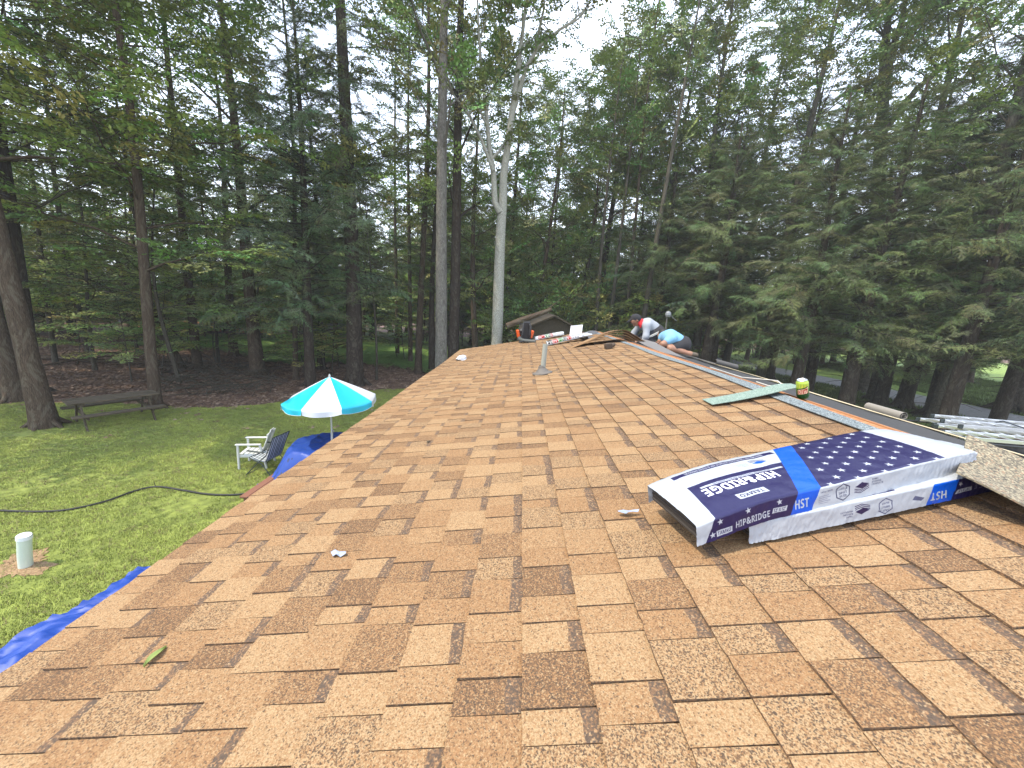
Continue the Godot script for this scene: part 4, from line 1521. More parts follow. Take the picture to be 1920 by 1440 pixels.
func head(mb: MB, c: Vector3, look: Vector3, crown: Vector3) -> void:
	var b := Body.new()
	var l := look.normalized()
	var u := (crown - l * crown.dot(l)).normalized()
	var s := l.cross(u)
	b.bone(c + u * 0.035 - l * 0.02, c + u * 0.03 + l * 0.015, 0.088, 0.084)
	b.bone(c - u * 0.03 + l * 0.03, c - u * 0.075 + l * 0.055, 0.062, 0.036)
	b.bone(c - u * 0.005 + l * 0.092, c - u * 0.034 + l * 0.112, 0.010, 0.014)
	for k in [-1.0, 1.0]:
		b.bone(c + s * 0.085 * k + u * 0.01, c + s * 0.090 * k - u * 0.03, 0.014, 0.010)
		b.bone(c + s * 0.030 * k + u * 0.022 + l * 0.085, c + s * 0.036 * k + u * 0.022 + l * 0.083, 0.013, 0.012)
	b.bone(c - u * 0.055 + l * 0.082 - s * 0.018, c - u * 0.055 + l * 0.082 + s * 0.018, 0.011, 0.011)
	b.skin(mb, 0.008, 0.018)

func build_people() -> void:
	var skin_m := mat(0.30, 0.15, 0.09, 0.55)
	skin_m.subsurf_scatter_enabled = true
	skin_m.subsurf_scatter_strength = 0.1
	var grey_cloth := mat(0.29, 0.31, 0.34, 0.9)
	var blue_cloth := mat(0.17, 0.36, 0.52, 0.9)
	var black_cloth := mat(0.020, 0.019, 0.022, 0.9)
	var white_cloth := mat(0.62, 0.60, 0.54, 0.9)
	var red_cloth := mat(0.65, 0.025, 0.03, 0.8)
	var hair := mat(0.012, 0.010, 0.009, 0.6)
	var shoe := mat(0.10, 0.075, 0.05, 0.7)
	# first worker: kneels on the far slope, bent over with both hands on the ridge
	var Z := -8.35
	var head_c := at_z(1192, 601, Z)
	var neck := at_z(1203, 606, Z)
	var chest := at_z(1213, 609, Z)
	var belly := at_z(1223, 615, Z)
	var hips := at_z(1231, 622, Z)
	var sh_n := chest + Vector3(-0.05, -0.01, 0.17)
	var sh_f := chest + Vector3(-0.07, 0.0, -0.17)
	var el_n := at_z(1211, 631, Z + 0.25)
	var el_f := at_z(1189, 624, Z - 0.25)
	var ha_n := at_z(1203, 642, Z + 0.22)
	var ha_f := at_z(1182, 636, Z - 0.2)
	var tip_n := at_z(1195, 648, Z + 0.24)
	var tip_f := at_z(1174, 641, Z - 0.18)
	tip_n.y = roof_y(tip_n.x) + 0.03
	tip_f.y = roof_y(tip_f.x) + 0.03
	var o := thing("person", "worker in grey long sleeves, red neckerchief and dark cap bent over the ridge", "person")
	var body := Body.new()
	body.chain([head_c, neck, chest, belly, hips], [0.055, 0.055, 0.125, 0.12, 0.125])
	body.chain([chest, sh_n, el_n, ha_n], [0.10, 0.068, 0.046, 0.030])
	body.chain([chest, sh_f, el_f, ha_f], [0.10, 0.068, 0.046, 0.030])
	var legs := []
	for k in [1.0, -1.0]:
		var hp := hips + Vector3(0.0, -0.02, 0.09 * k)
		var kn := hp + Vector3(-0.34, 0, 0.10 * k)
		kn.y = roof_y(kn.x) + 0.065
		var an := kn + Vector3(0.40, 0, 0.02 * k)
		an.y = roof_y(an.x) + 0.06
		legs.append([hp, kn, an])
		body.chain([hips, hp, kn, an], [0.12, 0.095, 0.062, 0.042])
		body.bone(an, an + Vector3(0.10, -0.01, 0.0), 0.04, 0.03)
	var mb := MB.new()
	body.skin(mb, 0.02, 0.05)
	head(mb, head_c, Vector3(-0.55, -0.85, 0.1), Vector3(-0.75, 0.55, 0.0))
	hand(mb, ha_n, tip_n, 1.0)
	hand(mb, ha_f, tip_f, -1.0)
	put(mb, "body", skin_m, o)
	var sh := Body.new()
	sh.chain([neck.lerp(chest, 0.45), chest, belly, hips.lerp(belly, 0.3)], [0.085, 0.142, 0.137, 0.142])
	sh.chain([chest, sh_n, el_n, ha_n.lerp(el_n, 0.06)], [0.115, 0.083, 0.060, 0.044])
	sh.chain([chest, sh_f, el_f, ha_f.lerp(el_f, 0.06)], [0.115, 0.083, 0.060, 0.044])
	mb = MB.new()
	sh.skin(mb, 0.02, 0.05)
	put(mb, "shirt", grey_cloth, o)
	var pa := Body.new()
	pa.bone(hips.lerp(belly, 0.25), hips, 0.137, 0.15)
	for l in legs:
		pa.chain([hips, l[0], l[1], l[2].lerp(l[1], 0.12)], [0.145, 0.115, 0.082, 0.066])
	mb = MB.new()
	pa.skin(mb, 0.02, 0.05)
	put(mb, "trousers", black_cloth, o)
	mb = MB.new()
	for q in [-0.014, 0.014]:
		var l: Array = legs[0]
		var off := Vector3(0.0, 0.0, 0.0)
		mb.tube([l[0] + Vector3(0.03, 0.05 + q, 0.118), l[0].lerp(l[1], 0.5) + Vector3(0.0, 0.03 + q, 0.105), l[1] + Vector3(-0.02 + q, 0.045, 0.080), l[1].lerp(l[2], 0.3) + Vector3(0.0, 0.02 + q, 0.076), l[1].lerp(l[2], 0.8) + Vector3(0.0, 0.01 + q, 0.07)], [0.009, 0.009, 0.009, 0.009, 0.009], 5)
	put(mb, "trouser_stripe", white_cloth, o)
	mb = MB.new()
	var ne := Body.new()
	ne.bone(neck + Vector3(-0.03, 0.02, 0.0), neck + Vector3(0.015, 0.0, 0.0), 0.082, 0.09)
	ne.bone(neck + Vector3(-0.02, -0.03, 0.05), neck + Vector3(-0.03, -0.10, 0.06), 0.045, 0.012)
	ne.skin(mb, 0.014, 0.03)
	put(mb, "neckerchief", red_cloth, o)
	mb = MB.new()
	var cp := Body.new()
	cp.bone(head_c + Vector3(-0.02, 0.045, 0), head_c + Vector3(0.02, 0.04, 0), 0.098, 0.094)
	cp.bone(head_c + Vector3(-0.09, 0.03, 0.04), head_c + Vector3(-0.17, -0.04, 0.035), 0.02, 0.012)
	cp.bone(head_c + Vector3(-0.09, 0.03, -0.04), head_c + Vector3(-0.17, -0.04, -0.035), 0.02, 0.012)
	cp.skin(mb, 0.012, 0.02)
	put(mb, "cap", black_cloth, o)
	for l in legs:
		mb = MB.new()
		var bo := Body.new()
		bo.bone(l[2] + Vector3(-0.02, 0, 0), l[2] + Vector3(0.12, -0.012, 0), 0.052, 0.042)
		bo.skin(mb, 0.014, 0.02)
		put(mb, "boot", shoe, o)
	# second worker: kneels lower on the far slope, head turned away and down
	Z = -7.5
	hips = at_z(1279, 645, Z)
	belly = at_z(1266, 638, Z)
	chest = at_z(1255, 632, Z - 0.02)
	neck = at_z(1247, 630, Z - 0.12)
	head_c = at_z(1244, 630, Z - 0.22)
	sh_n = chest + Vector3(-0.02, -0.02, 0.17)
	sh_f = chest + Vector3(-0.05, 0.0, -0.16)
	el_n = at_z(1243, 645, Z + 0.22)
	el_f = at_z(1238, 640, Z - 0.15)
	ha_n = at_z(1238, 654, Z + 0.2)
	ha_f = at_z(1246, 656, Z - 0.1)
	tip_n = at_z(1236, 662, Z + 0.2)
	tip_f = at_z(1252, 663, Z - 0.05)
	tip_n.y = roof_y(tip_n.x) + 0.03
	tip_f.y = roof_y(tip_f.x) + 0.03
	o = thing("person", "worker in light blue short sleeves and black shorts kneeling on the far roof slope", "person")
	body = Body.new()
	body.chain([head_c, neck, chest, belly, hips], [0.055, 0.055, 0.125, 0.12, 0.125])
	body.chain([chest, sh_n, el_n, ha_n], [0.10, 0.068, 0.046, 0.030])
	body.chain([chest, sh_f, el_f, ha_f], [0.10, 0.068, 0.046, 0.030])
	legs = []
	for k in [1.0, -1.0]:
		var hp := hips + Vector3(0.0, -0.02, 0.09 * k)
		var kn := hp + Vector3(-0.30, 0, 0.14 * k)
		kn.y = roof_y(kn.x) + 0.065
		var an := kn + Vector3(0.38, 0, -0.02 * k)
		an.y = roof_y(an.x) + 0.06
		legs.append([hp, kn, an])
		body.chain([hips, hp, kn, an], [0.12, 0.09, 0.065, 0.045])
		body.bone(an, an + Vector3(0.10, -0.01, 0.0), 0.04, 0.03)
	mb = MB.new()
	body.skin(mb, 0.02, 0.05)
	head(mb, head_c, Vector3(-0.7, -0.6, -0.3), Vector3(-0.5, 0.75, -0.2))
	hand(mb, ha_n, tip_n, 1.0)
	hand(mb, ha_f, tip_f, -1.0)
	put(mb, "body", skin_m, o)
	sh = Body.new()
	sh.chain([neck.lerp(chest, 0.45), chest, belly, hips.lerp(belly, 0.4)], [0.085, 0.145, 0.14, 0.142])
	sh.chain([chest, sh_n, sh_n.lerp(el_n, 0.5)], [0.115, 0.088, 0.074])
	sh.chain([chest, sh_f, sh_f.lerp(el_f, 0.5)], [0.115, 0.088, 0.074])
	mb = MB.new()
	sh.skin(mb, 0.02, 0.05)
	put(mb, "shirt", blue_cloth, o)
	pa = Body.new()
	pa.bone(hips.lerp(belly, 0.3), hips, 0.14, 0.152)
	for l in legs:
		pa.chain([hips, l[0], l[0].lerp(l[1], 0.72)], [0.146, 0.118, 0.095])
	mb = MB.new()
	pa.skin(mb, 0.02, 0.05)
	put(mb, "shorts", black_cloth, o)
	mb = MB.new()
	var hr := Body.new()
	hr.bone(head_c + Vector3(-0.01, 0.05, 0), head_c + Vector3(0.03, 0.03, 0.02), 0.095, 0.09)
	hr.skin(mb, 0.012, 0.02)
	put(mb, "hair", hair, o)
	for l in legs:
		mb = MB.new()
		var bo := Body.new()
		bo.bone(l[2] + Vector3(-0.02, 0, 0), l[2] + Vector3(0.12, -0.012, 0), 0.052, 0.042)
		bo.skin(mb, 0.014, 0.02)
		put(mb, "boot", shoe, o)

# ---------------------------------------------------------------- things on the roof

func logo(c: Canvas, x: float, y: float, s: float, flip: bool, ink: Color, fill: Color) -> void:
	# stacked wavy sheets over a diamond
	var k := -1.0 if flip else 1.0
	c.poly([Vector2(x - 0.9 * s, y), Vector2(x - 0.1 * s, y + 0.45 * s * k), Vector2(x + 0.9 * s, y + 0.1 * s * k), Vector2(x + 0.1 * s, y - 0.35 * s * k)], fill)
	for i in 3:
		var o := (-0.28 - 0.2 * i) * s * k
		var t := 0.09 * s * k
		var p := [Vector2(x - 0.95 * s, y + o), Vector2(x - 0.15 * s, y + o - 0.18 * s * k), Vector2(x + 0.25 * s, y + o - 0.02 * s * k), Vector2(x + 0.95 * s, y + o + 0.22 * s * k)]
		for j in 3:
			c.poly([p[j], p[j + 1], p[j + 1] + Vector2(0, t), p[j] + Vector2(0, t)], ink)

func hexagon(c: Canvas, x: float, y: float, r: float, ink: Color, bg: Color) -> void:
	for q in [[1.0, ink], [0.86, bg]]:
		var p := []
		for i in 6:
			var a := PI / 6.0 + TAU * i / 6.0
			p.append(Vector2(x, y) + Vector2(cos(a), sin(a)) * r * q[0])
		c.poly(p, q[1])

func wrap_canvas(upper: bool) -> ImageTexture:
	var T := 0.068
	var white := Color(0.64, 0.66, 0.69)
	var navy := Color(0.125, 0.105, 0.27)
	var blue := Color(0.02, 0.30, 0.72)
	var grey := Color(0.45, 0.47, 0.52)
	var c := Canvas.new(1.02, 0.42, 1400.0, white)
	var V := Vector2(0, T)
	if upper:
		# top face
		c.poly([Vector2(0.060, T), Vector2(0.085, T + 0.172), Vector2(0.47, T + 0.172), Vector2(0.36, T)], navy)
		c.poly([Vector2(0.335, T), Vector2(0.41, T), Vector2(0.588, T + 0.28), Vector2(0.511, T + 0.28)], blue)
		c.poly([Vector2(0.41, T), Vector2(0.868, T), Vector2(0.892, T + 0.28), Vector2(0.588, T + 0.28)], navy)
		c.rect(0.082, T + 0.243, 0.484, T + 0.265, navy)
		c.words(font, "PERFORATED FIBERGLASS ASPHALT HIP & RIDGE SHINGLES", 0.13, T + 0.249, 0.44, T + 0.259, white, true)
		c.rect(0.115, T + 0.139, 0.418, T + 0.149, white)
		c.words(font, "PERFORATED FIBERGLASS ASPHALT SHINGLES", 0.16, T + 0.1415, 0.37, T + 0.1470, navy, true)
		c.words(font, "HIP&RIDGE", 0.108, T + 0.094, 0.368, T + 0.133, Color(0.93, 0.94, 0.97), true)
		c.rect(0.172, T + 0.036, 0.272, T + 0.062, white)
		c.words(font, "TAMKO", 0.182, T + 0.041, 0.262, T + 0.057, navy, true)
		c.frame(0.100, T + 0.195, 0.250, T + 0.234, 0.0012, grey)
		c.rect(0.150, T + 0.195, 0.1512, T + 0.234, grey)
		c.rect(0.200, T + 0.195, 0.2012, T + 0.234, grey)
		logo(c, 0.385, T + 0.206, 0.030, true, navy, blue)
		c.words(font, "TAMKO", 0.315, T + 0.196, 0.345, T + 0.203, grey, true)
		c.words(font, "ROOFING", 0.302, T + 0.205, 0.345, T + 0.212, grey, true)
		c.words(font, "PRODUCTS", 0.292, T + 0.214, 0.345, T + 0.221, grey, true)
		c.frame(0.025, T + 0.17, 0.05, T + 0.20, 0.0015, grey)
		c.words(font, "HST12X12", 0.012, T + 0.05, 0.024, T + 0.055, grey, true)
		var i := 0
		var u := 0.840
		while u > 0.40:
			var j := 0
			while j < 7:
				var wv := 0.266 - 0.053 * j + (0.0265 if i % 2 == 1 else 0.0)
				var left := 0.41 + 0.178 * wv / 0.28
				if wv > -0.002 and wv < 0.276 and u > left + 0.006:
					c.star(Vector2(u, T + wv), 0.0125, PI, white)
				j += 1
			u -= 0.049
			i += 1
		# front face
		c.poly([Vector2(0.028, 0), Vector2(0.058, T), Vector2(0.335, T), Vector2(0.305, 0)], navy)
		c.poly([Vector2(0.305, 0), Vector2(0.335, T), Vector2(0.41, T), Vector2(0.38, 0)], blue)
		for q in [[0.05, 0.018], [0.075, 0.052], [0.165, 0.055], [0.27, 0.052]]:
			c.star(Vector2(q[0], q[1]), 0.0105, 0.1, white)
		c.rect(0.062, 0.008, 0.112, 0.026, white)
		c.words(font, "TAMKO", 0.066, 0.011, 0.108, 0.023, navy)
		c.words(font, "HIP&RIDGE", 0.124, 0.012, 0.238, 0.034, white)
		c.poly([Vector2(0.244, 0.020), Vector2(0.292, 0.020), Vector2(0.297, 0.036), Vector2(0.249, 0.036)], white)
		c.words(font, "12\" X 12\"", 0.250, 0.0225, 0.290, 0.0335, navy)
		c.words(font, "HST", 0.323, 0.014, 0.370, 0.044, white)
		var ink := Color(0.25, 0.27, 0.36)
		c.words(font, "STRATEGIC STRENGTH", 0.410, 0.047, 0.452, 0.0525, ink)
		for k in 5:
			c.rect(0.404, 0.012 + k * 0.0058, 0.404 + [0.034, 0.040, 0.030, 0.043, 0.036][k], 0.0146 + k * 0.0058, Color(0.5, 0.52, 0.58))
		hexagon(c, 0.490, 0.034, 0.029, ink, white)
		c.words(font, "CLASS", 0.470, 0.042, 0.495, 0.049, ink)
		c.words(font, "3", 0.497, 0.040, 0.506, 0.054, ink)
		c.words(font, "IMPACT", 0.475, 0.028, 0.505, 0.035, ink)
		c.words(font, "RATED", 0.477, 0.018, 0.503, 0.025, ink)
		logo(c, 0.558, 0.040, 0.028, false, navy, navy)
		c.words(font, "TAMKO", 0.594, 0.050, 0.616, 0.056, ink)
		c.words(font, "ROOFING", 0.594, 0.041, 0.627, 0.047, ink)
		c.words(font, "PRODUCTS", 0.594, 0.032, 0.636, 0.038, ink)
	else:
		# the lower bundle lies turned over: its front print stands on its head
		var ink := Color(0.30, 0.32, 0.42)
		c.poly([Vector2(0.60, 0), Vector2(0.625, T), Vector2(0.715, T), Vector2(0.69, 0)], blue)
		c.poly([Vector2(0.69, 0), Vector2(0.715, T), Vector2(1.0, T), Vector2(1.0, 0)], navy)
		c.words(font, "HST", 0.615, 0.012, 0.672, 0.040, white, true)
		c.star(Vector2(0.722, 0.050), 0.010, PI, white)
		c.poly([Vector2(0.705, 0.018), Vector2(0.765, 0.020), Vector2(0.765, 0.034), Vector2(0.712, 0.032)], white)
		c.words(font, "12\" X 12\"", 0.714, 0.021, 0.758, 0.031, navy, true)
		c.words(font, "HIP&RIDGE", 0.775, 0.020, 0.92, 0.042, Color(0.4, 0.4, 0.5), true)
		hexagon(c, 0.455, 0.030, 0.028, ink, white)
		c.words(font, "CLASS 3", 0.438, 0.012, 0.472, 0.019, ink, true)
		c.words(font, "IMPACT", 0.440, 0.024, 0.470, 0.031, ink, true)
		c.words(font, "RATED", 0.442, 0.036, 0.468, 0.043, ink, true)
		logo(c, 0.375, 0.032, 0.028, true, navy, navy)
		c.words(font, "TAMKO", 0.32, 0.016, 0.342, 0.022, ink, true)
		c.words(font, "ROOFING", 0.309, 0.025, 0.342, 0.031, ink, true)
		c.words(font, "PRODUCTS", 0.300, 0.034, 0.342, 0.040, ink, true)
		c.poly([Vector2(0.55, 0.030), Vector2(0.58, 0.022), Vector2(0.592, 0.03), Vector2(0.56, 0.042)], ink)
		c.rect(0.10, T + 0.01, 0.5, T + 0.25, navy)
	return c.texture()

func bundle(called_label: String, base: Vector3, a: float, L: float, W: float, T: float, upper: bool) -> void:
	# base: front left bottom corner; local frame: along, up, back
	var n := Vector3(-SLOPE, 1, 0).normalized()
	var al := Vector3(cos(a), 0, -sin(a))
	al.y = SLOPE * al.x
	al = al.normalized()
	var bk := n.cross(al).normalized()
	if bk.z > 0:
		bk = -bk
	var o := thing("shingle_bundle", called_label, "shingle bundle", base, Basis(), "wrapped shingle bundles")
	var fn := FastNoiseLite.new()
	fn.seed = 7 if upper else 8
	fn.frequency = 9.0
	var ni := 220
	# outline of the section: front up, over, back down
	var sec := []
	for k in 9:
		sec.append([Vector2(0, T * k / 8.0), T * k / 8.0])
	for k in range(1, 25):
		sec.append([Vector2(W * k / 24.0, T), T + W * k / 24.0])
	for k in range(1, 9):
		sec.append([Vector2(W, T * (1.0 - k / 8.0)), T + W + T * k / 8.0])
	var g := []
	for i in ni:
		var u := L * i / (ni - 1)
		var row := []
		for s in sec:
			var q: Vector2 = s[0]
			var end := minf(u, L - u)
			var narrow := 1.0 - 0.10 * exp(-(L - u) / 0.06) - 0.03 * exp(-u / 0.03)
			var qx := (q.x - W * 0.5) * narrow + W * 0.5
			var h := q.y
			# soft shoulders, and ends pinched lower than the middle
			var crown := 0.006 * sin(PI * clampf(q.x / W, 0, 1)) * (1.0 if q.y > T * 0.9 else 0.0)
			var droop := 0.0
			if upper:
				droop = -0.030 * pow(maxf(0.0, 1.0 - u / 0.26), 1.6)
			h *= 1.0 - 0.30 * exp(-(L - u) / 0.05)
			var wob := fn.get_noise_3d(u * 1.2, s[1] * 2.2, 0.0) * 0.0030
			# tight slanting creases on the sides and towards the ends
			var cr := sin((u * 1.0 + s[1] * 1.6) * 330.0 + fn.get_noise_2d(u * 2.0, s[1]) * 14.0) * 0.0009 * (0.25 + 0.75 * exp(-end / 0.14))
			if s[1] < T and not (upper and u < 0.4):
				cr *= 2.2
			var off := Vector3.ZERO
			if s[1] <= T + 0.0001:
				off = -bk * (wob + cr)
			elif s[1] >= T + W:
				off = bk * (wob + cr)
			else:
				off = n * (wob + cr * 0.7 + crown)
			row.append(al * u + bk * qx + n * (h + droop) + off)
		g.append(row)
	var mb := MB.new()
	# sheet() wants i along, j across with the normal outwards
	mb.sheet(g, 0.0)
	# texture coordinates: along the bundle and round its section
	for k in mb.t.size():
		var i := mb.t[k].x * (ni - 1)
		var j := mb.t[k].y * (sec.size() - 1)
		mb.t[k] = Vector2(mb.t[k].x, 1.0 - sec[int(round(j))][1] / 0.42)
	var wm := StandardMaterial3D.new()
	wm.albedo_texture = wrap_canvas(upper)
	wm.roughness = 0.32
	wm.metallic_specular = 0.45
	wm.texture_repeat = false
	put(mb, "printed_wrap", wm, o)
	# the shingles inside, dark at the open end
	mb = MB.new()
	var mid := al * (L * 0.5) + bk * (W * 0.5) + n * (T * 0.45)
	for k in 5:
		var dr := -0.026 if upper else 0.0
		var y := T * (0.06 + 0.15 * k)
		var gg := []
		for i in 12:
			var u := lerpf(0.012 + 0.002 * (k % 2), L - 0.12, i / 11.0)
			var dd := -0.030 * pow(maxf(0.0, 1.0 - u / 0.26), 1.6) if upper else 0.0
			var row := []
			for j in 2:
				row.append(al * u + bk * lerpf(0.012, W - 0.012, j) + n * (y + dd + T * 0.12))
			gg.append(row)
		mb.sheet(gg, T * 0.13)
	put(mb, "shingle_stack", mat(0.05, 0.042, 0.036, 0.95), o)
	# white film tucked round the far end
	mb = MB.new()
	var q0: Array = g[ni - 1]
	var cen: Vector3 = al * (L + 0.004) + bk * (W * 0.5) + n * (T * 0.3)
	for k in q0.size() - 1:
		mb.tri(cen, q0[k + 1], q0[k])
	put(mb, "end_film", mat(0.40, 0.43, 0.47, 0.35), o)

func loose_sheet(called: String, label: String, cat: String, pts: Callable, m: Material, ni: int, nj: int, th: float, group := "") -> MeshInstance3D:
	var g := []
	for i in ni:
		var row := []
		for j in nj:
			row.append(pts.call(float(i) / (ni - 1), float(j) / (nj - 1)))
		g.append(row)
	var mb := MB.new()
	mb.sheet(g, th)
	var o := put(mb, called, m)
	tag(o, label, cat, group)
	return o

func build_objects() -> void:
	build_bundles()
	build_far_pile()
	build_people()
	build_far_slope()
	build_yard()

func build_bundles() -> void:
	var n := Vector3(-SLOPE, 1, 0).normalized()
	bundle("partly hidden white wrapped shingle bundle lying underneath the starry one", Vector3(0.725, roof_y(0.725) + 0.013, -1.05), deg_to_rad(9.0), 1.02, 0.28, 0.068, false)
	# front left corner of the upper one, from its place along (0.98, -0.2)
	var u0 := 0.735
	var w0 := 0.88
	var bx0 := u0 * 0.98 - w0 * 0.2
	var bz0 := -(u0 * 0.2 + w0 * 0.98)
	bundle("white and navy wrapped shingle bundle with stars and a bright blue band", Vector3(bx0, roof_y(bx0) + 0.083, bz0), atan2(0.2, 0.98), 1.02, 0.28, 0.068, true)
	# stiff stone-coloured shingle leaning on the bundle's end, over the ridge
	var A := on_roof(1812, 822, 0.13)
	var B := on_roof(1791, 893, 0.11)
	var C := on_roof(1920, 972, 0.03)
	var dirv := C - B
	loose_sheet("shingle_sheet", "stone grey granule shingle propped on the end of the wrapped bundles", "shingle", func(s, t): return B.lerp(A, t) + dirv * (s * 2.4) + n * (0.035 * sin(s * 2.2 + 0.3) - 0.02 * sin(PI * t)), M.stone_granule, 14, 8, 0.005)
	# sage strip over the ridge strip
	loose_sheet("shingle_strip", "sage green granule strip laid across the blue-grey ridge strip", "shingle", func(s, t): return Vector3(lerpf(1.245, 1.83, s), 0, lerpf(-2.40, -2.54, t) - 0.03 * s) + Vector3(0, roof_y(minf(lerpf(1.245, 1.83, s), 1.74)) + 0.022 + 0.045 * pow(s, 2.0) - 0.05 * pow(maxf(0.0, s - 0.75) * 3.0, 2.0) * 0.25, 0), M.sage_granule, 16, 4, 0.004)
	# drink can
	var cb := Vector3(1.80, RIDGE_Y + 0.006, -2.40)
	var lean := Basis(Vector3(0, 0, 1), deg_to_rad(17.0)) * Basis(Vector3.RIGHT, deg_to_rad(4.0))
	var can := thing("drink_can", "green and yellow drink can with a red badge standing on the open ridge", "drink can", cb, lean)
	var c := Canvas.new(0.208, 0.115, 2600.0, Color(0.10, 0.34, 0.12))
	var r := rng(3)
	c.rect(0, 0.062, 0.208, 0.115, Color(0.62, 0.72, 0.26))
	for i in 40:
		var x := 0.208 * i / 40.0
		var y := r.randf_range(0.028, 0.068)
		c.poly([Vector2(x - 0.004, 0.07), Vector2(x + 0.007, 0.07), Vector2(x + 0.002, y)], Color(0.58, 0.74, 0.22) if i % 2 else Color(0.30, 0.55, 0.16))
		c.poly([Vector2(x, 0.01), Vector2(x + 0.006, 0.015), Vector2(x + 0.003, 0.045)], Color(0.05, 0.24, 0.13))
	for i in 14:
		var x := 0.208 * i / 14.0
		c.poly([Vector2(x, 0.075), Vector2(x + 0.006, 0.078), Vector2(x + 0.004, 0.108)], Color(0.84, 0.80, 0.30))
	for q in [0.02, 0.124]:
		c.poly([Vector2(q - 0.004, 0.026), Vector2(q + 0.066, 0.036), Vector2(q + 0.064, 0.086), Vector2(q + 0.050, 0.080), Vector2(q - 0.004, 0.064)], Color(0.04, 0.10, 0.04))
		c.poly([Vector2(q, 0.030), Vector2(q + 0.062, 0.040), Vector2(q + 0.060, 0.082), Vector2(q + 0.050, 0.072), Vector2(q, 0.060)], Color(0.86, 0.78, 0.62))
		c.poly([Vector2(q + 0.003, 0.033), Vector2(q + 0.059, 0.042), Vector2(q + 0.056, 0.070), Vector2(q + 0.003, 0.057)], Color(0.62, 0.06, 0.07))
		c.words(font, "DEW", q + 0.007, 0.036, q + 0.055, 0.060, Color(0.90, 0.80, 0.70), false, 0.05)
	var cm := StandardMaterial3D.new()
	cm.albedo_texture = c.texture()
	cm.metallic = 0.25
	cm.roughness = 0.3
	var prof := [Vector2(0.026, 0.0), Vector2(0.031, 0.008), Vector2(0.033, 0.014), Vector2(0.033, 0.100), Vector2(0.031, 0.107), Vector2(0.027, 0.115)]
	var mb := MB.new()
	mb.lathe(Transform3D(Basis(Vector3.UP, deg_to_rad(150)), Vector3.ZERO), prof, 36)
	for k in mb.t.size():
		mb.t[k] = Vector2(mb.t[k].x, 1.0 - clampf(mb.v[k].y / 0.115, 0.0, 1.0))
	put(mb, "body", cm, can)
	mb = MB.new()
	mb.lathe(Transform3D(), [Vector2(0.027, 0.115), Vector2(0.0275, 0.119), Vector2(0.026, 0.1205), Vector2(0.0245, 0.119), Vector2(0.023, 0.115), Vector2(0.0, 0.115)], 30)
	var lid := put(mb, "lid", M.aluminium, can)
	mb = MB.new()
	mb.box(Transform3D(Basis(Vector3.UP, 0.6), Vector3(0.004, 0.1165, 0.0)), Vector3(0.022, 0.0015, 0.013), 0.0005)
	put(mb, "pull_tab", M.steel, lid)
	# scraps and leaves
	var sp := [[635, 1040, 0.024, "small torn pale blue paper scrap lying alone on the shingles"], [1178, 961, 0.026, "small torn pale blue paper scrap close to the wrapped bundles"]]
	for i in sp.size():
		var q: Array = sp[i]
		var p := on_roof(q[0], q[1], 0.014)
		mb = MB.new()
		var rr := rng(i + 5)
		var ring := []
		for k in 11:
			var a := TAU * k / 11.0
			ring.append(p + Vector3(cos(a) * q[2] * rr.randf_range(0.5, 1.2) * 1.3, SLOPE * cos(a) * q[2] + rr.randf_range(0.0, 0.012), sin(a) * q[2] * rr.randf_range(0.4, 1.0)))
		for k in 11:
			mb.tri(p + Vector3(0, 0.004, 0), ring[(k + 1) % 11], ring[k])
		tag(put(mb, "paper_scrap", mat(0.27, 0.31, 0.40, 0.6)), q[3], "scrap", "paper scraps on the shingles")
	var l0 := on_roof(270, 1252, 0.016)
	var l1 := on_roof(312, 1213, 0.016)
	loose_sheet("fallen_leaf", "long narrow yellow-green leaf lying on the shingles near the eave", "leaf", func(s, t): return l0.lerp(l1, s) + Vector3(1, SLOPE, 0) * ((t - 0.5) * 0.022 * sin(PI * clampf(s, 0.03, 0.97))) + Vector3(0, 0.004 * absf(t - 0.5) * 4.0 + 0.004 * sin(s * 4.0), 0), mat(0.22, 0.27, 0.07, 0.5), 10, 5, 0.0006)
	var dl := on_roof(803, 828, 0.016)
	loose_sheet("fallen_leaf", "tiny dark curled leaf in the middle of the shingles", "leaf", func(s, t): return dl + Vector3((t - 0.5) * 0.02 * sin(PI * clampf(s, 0.05, 0.95)), 0.006 * sin(s * 3.0) + SLOPE * (t - 0.5) * 0.02, (s - 0.5) * 0.05), mat(0.06, 0.04, 0.02, 0.8), 8, 4, 0.0006)
	# white crumpled cloth cap near the eave
	var cc := on_roof(865, 674, 0.01)
	mb = MB.new()
	var g := []
	var fn := FastNoiseLite.new()
	fn.frequency = 3.0
	for i in 9:
		var row := []
		for j in 19:
			var a := TAU * j / 18.0
			var rad := 0.095 * sin(PI * 0.5 * i / 8.0)
			var nz := fn.get_noise_2d(cos(a) * 0.6 + i * 0.1, sin(a) * 0.6) * 0.02
			row.append(cc + Vector3(cos(a) * (rad + nz), 0.075 * cos(PI * 0.5 * i / 8.0) + nz + 0.02 * sin(a * 2.0) * i / 8.0 + SLOPE * cos(a) * rad, -sin(a) * (rad * 0.8 + nz)))
		g.append(row)
	g.reverse()
	mb.sheet(g, 0.0)
	tag(put(mb, "cloth_cap", mat(0.56, 0.57, 0.59, 0.8)), "crumpled white cloth cap lying near the eave at the roof's far corner", "cap")

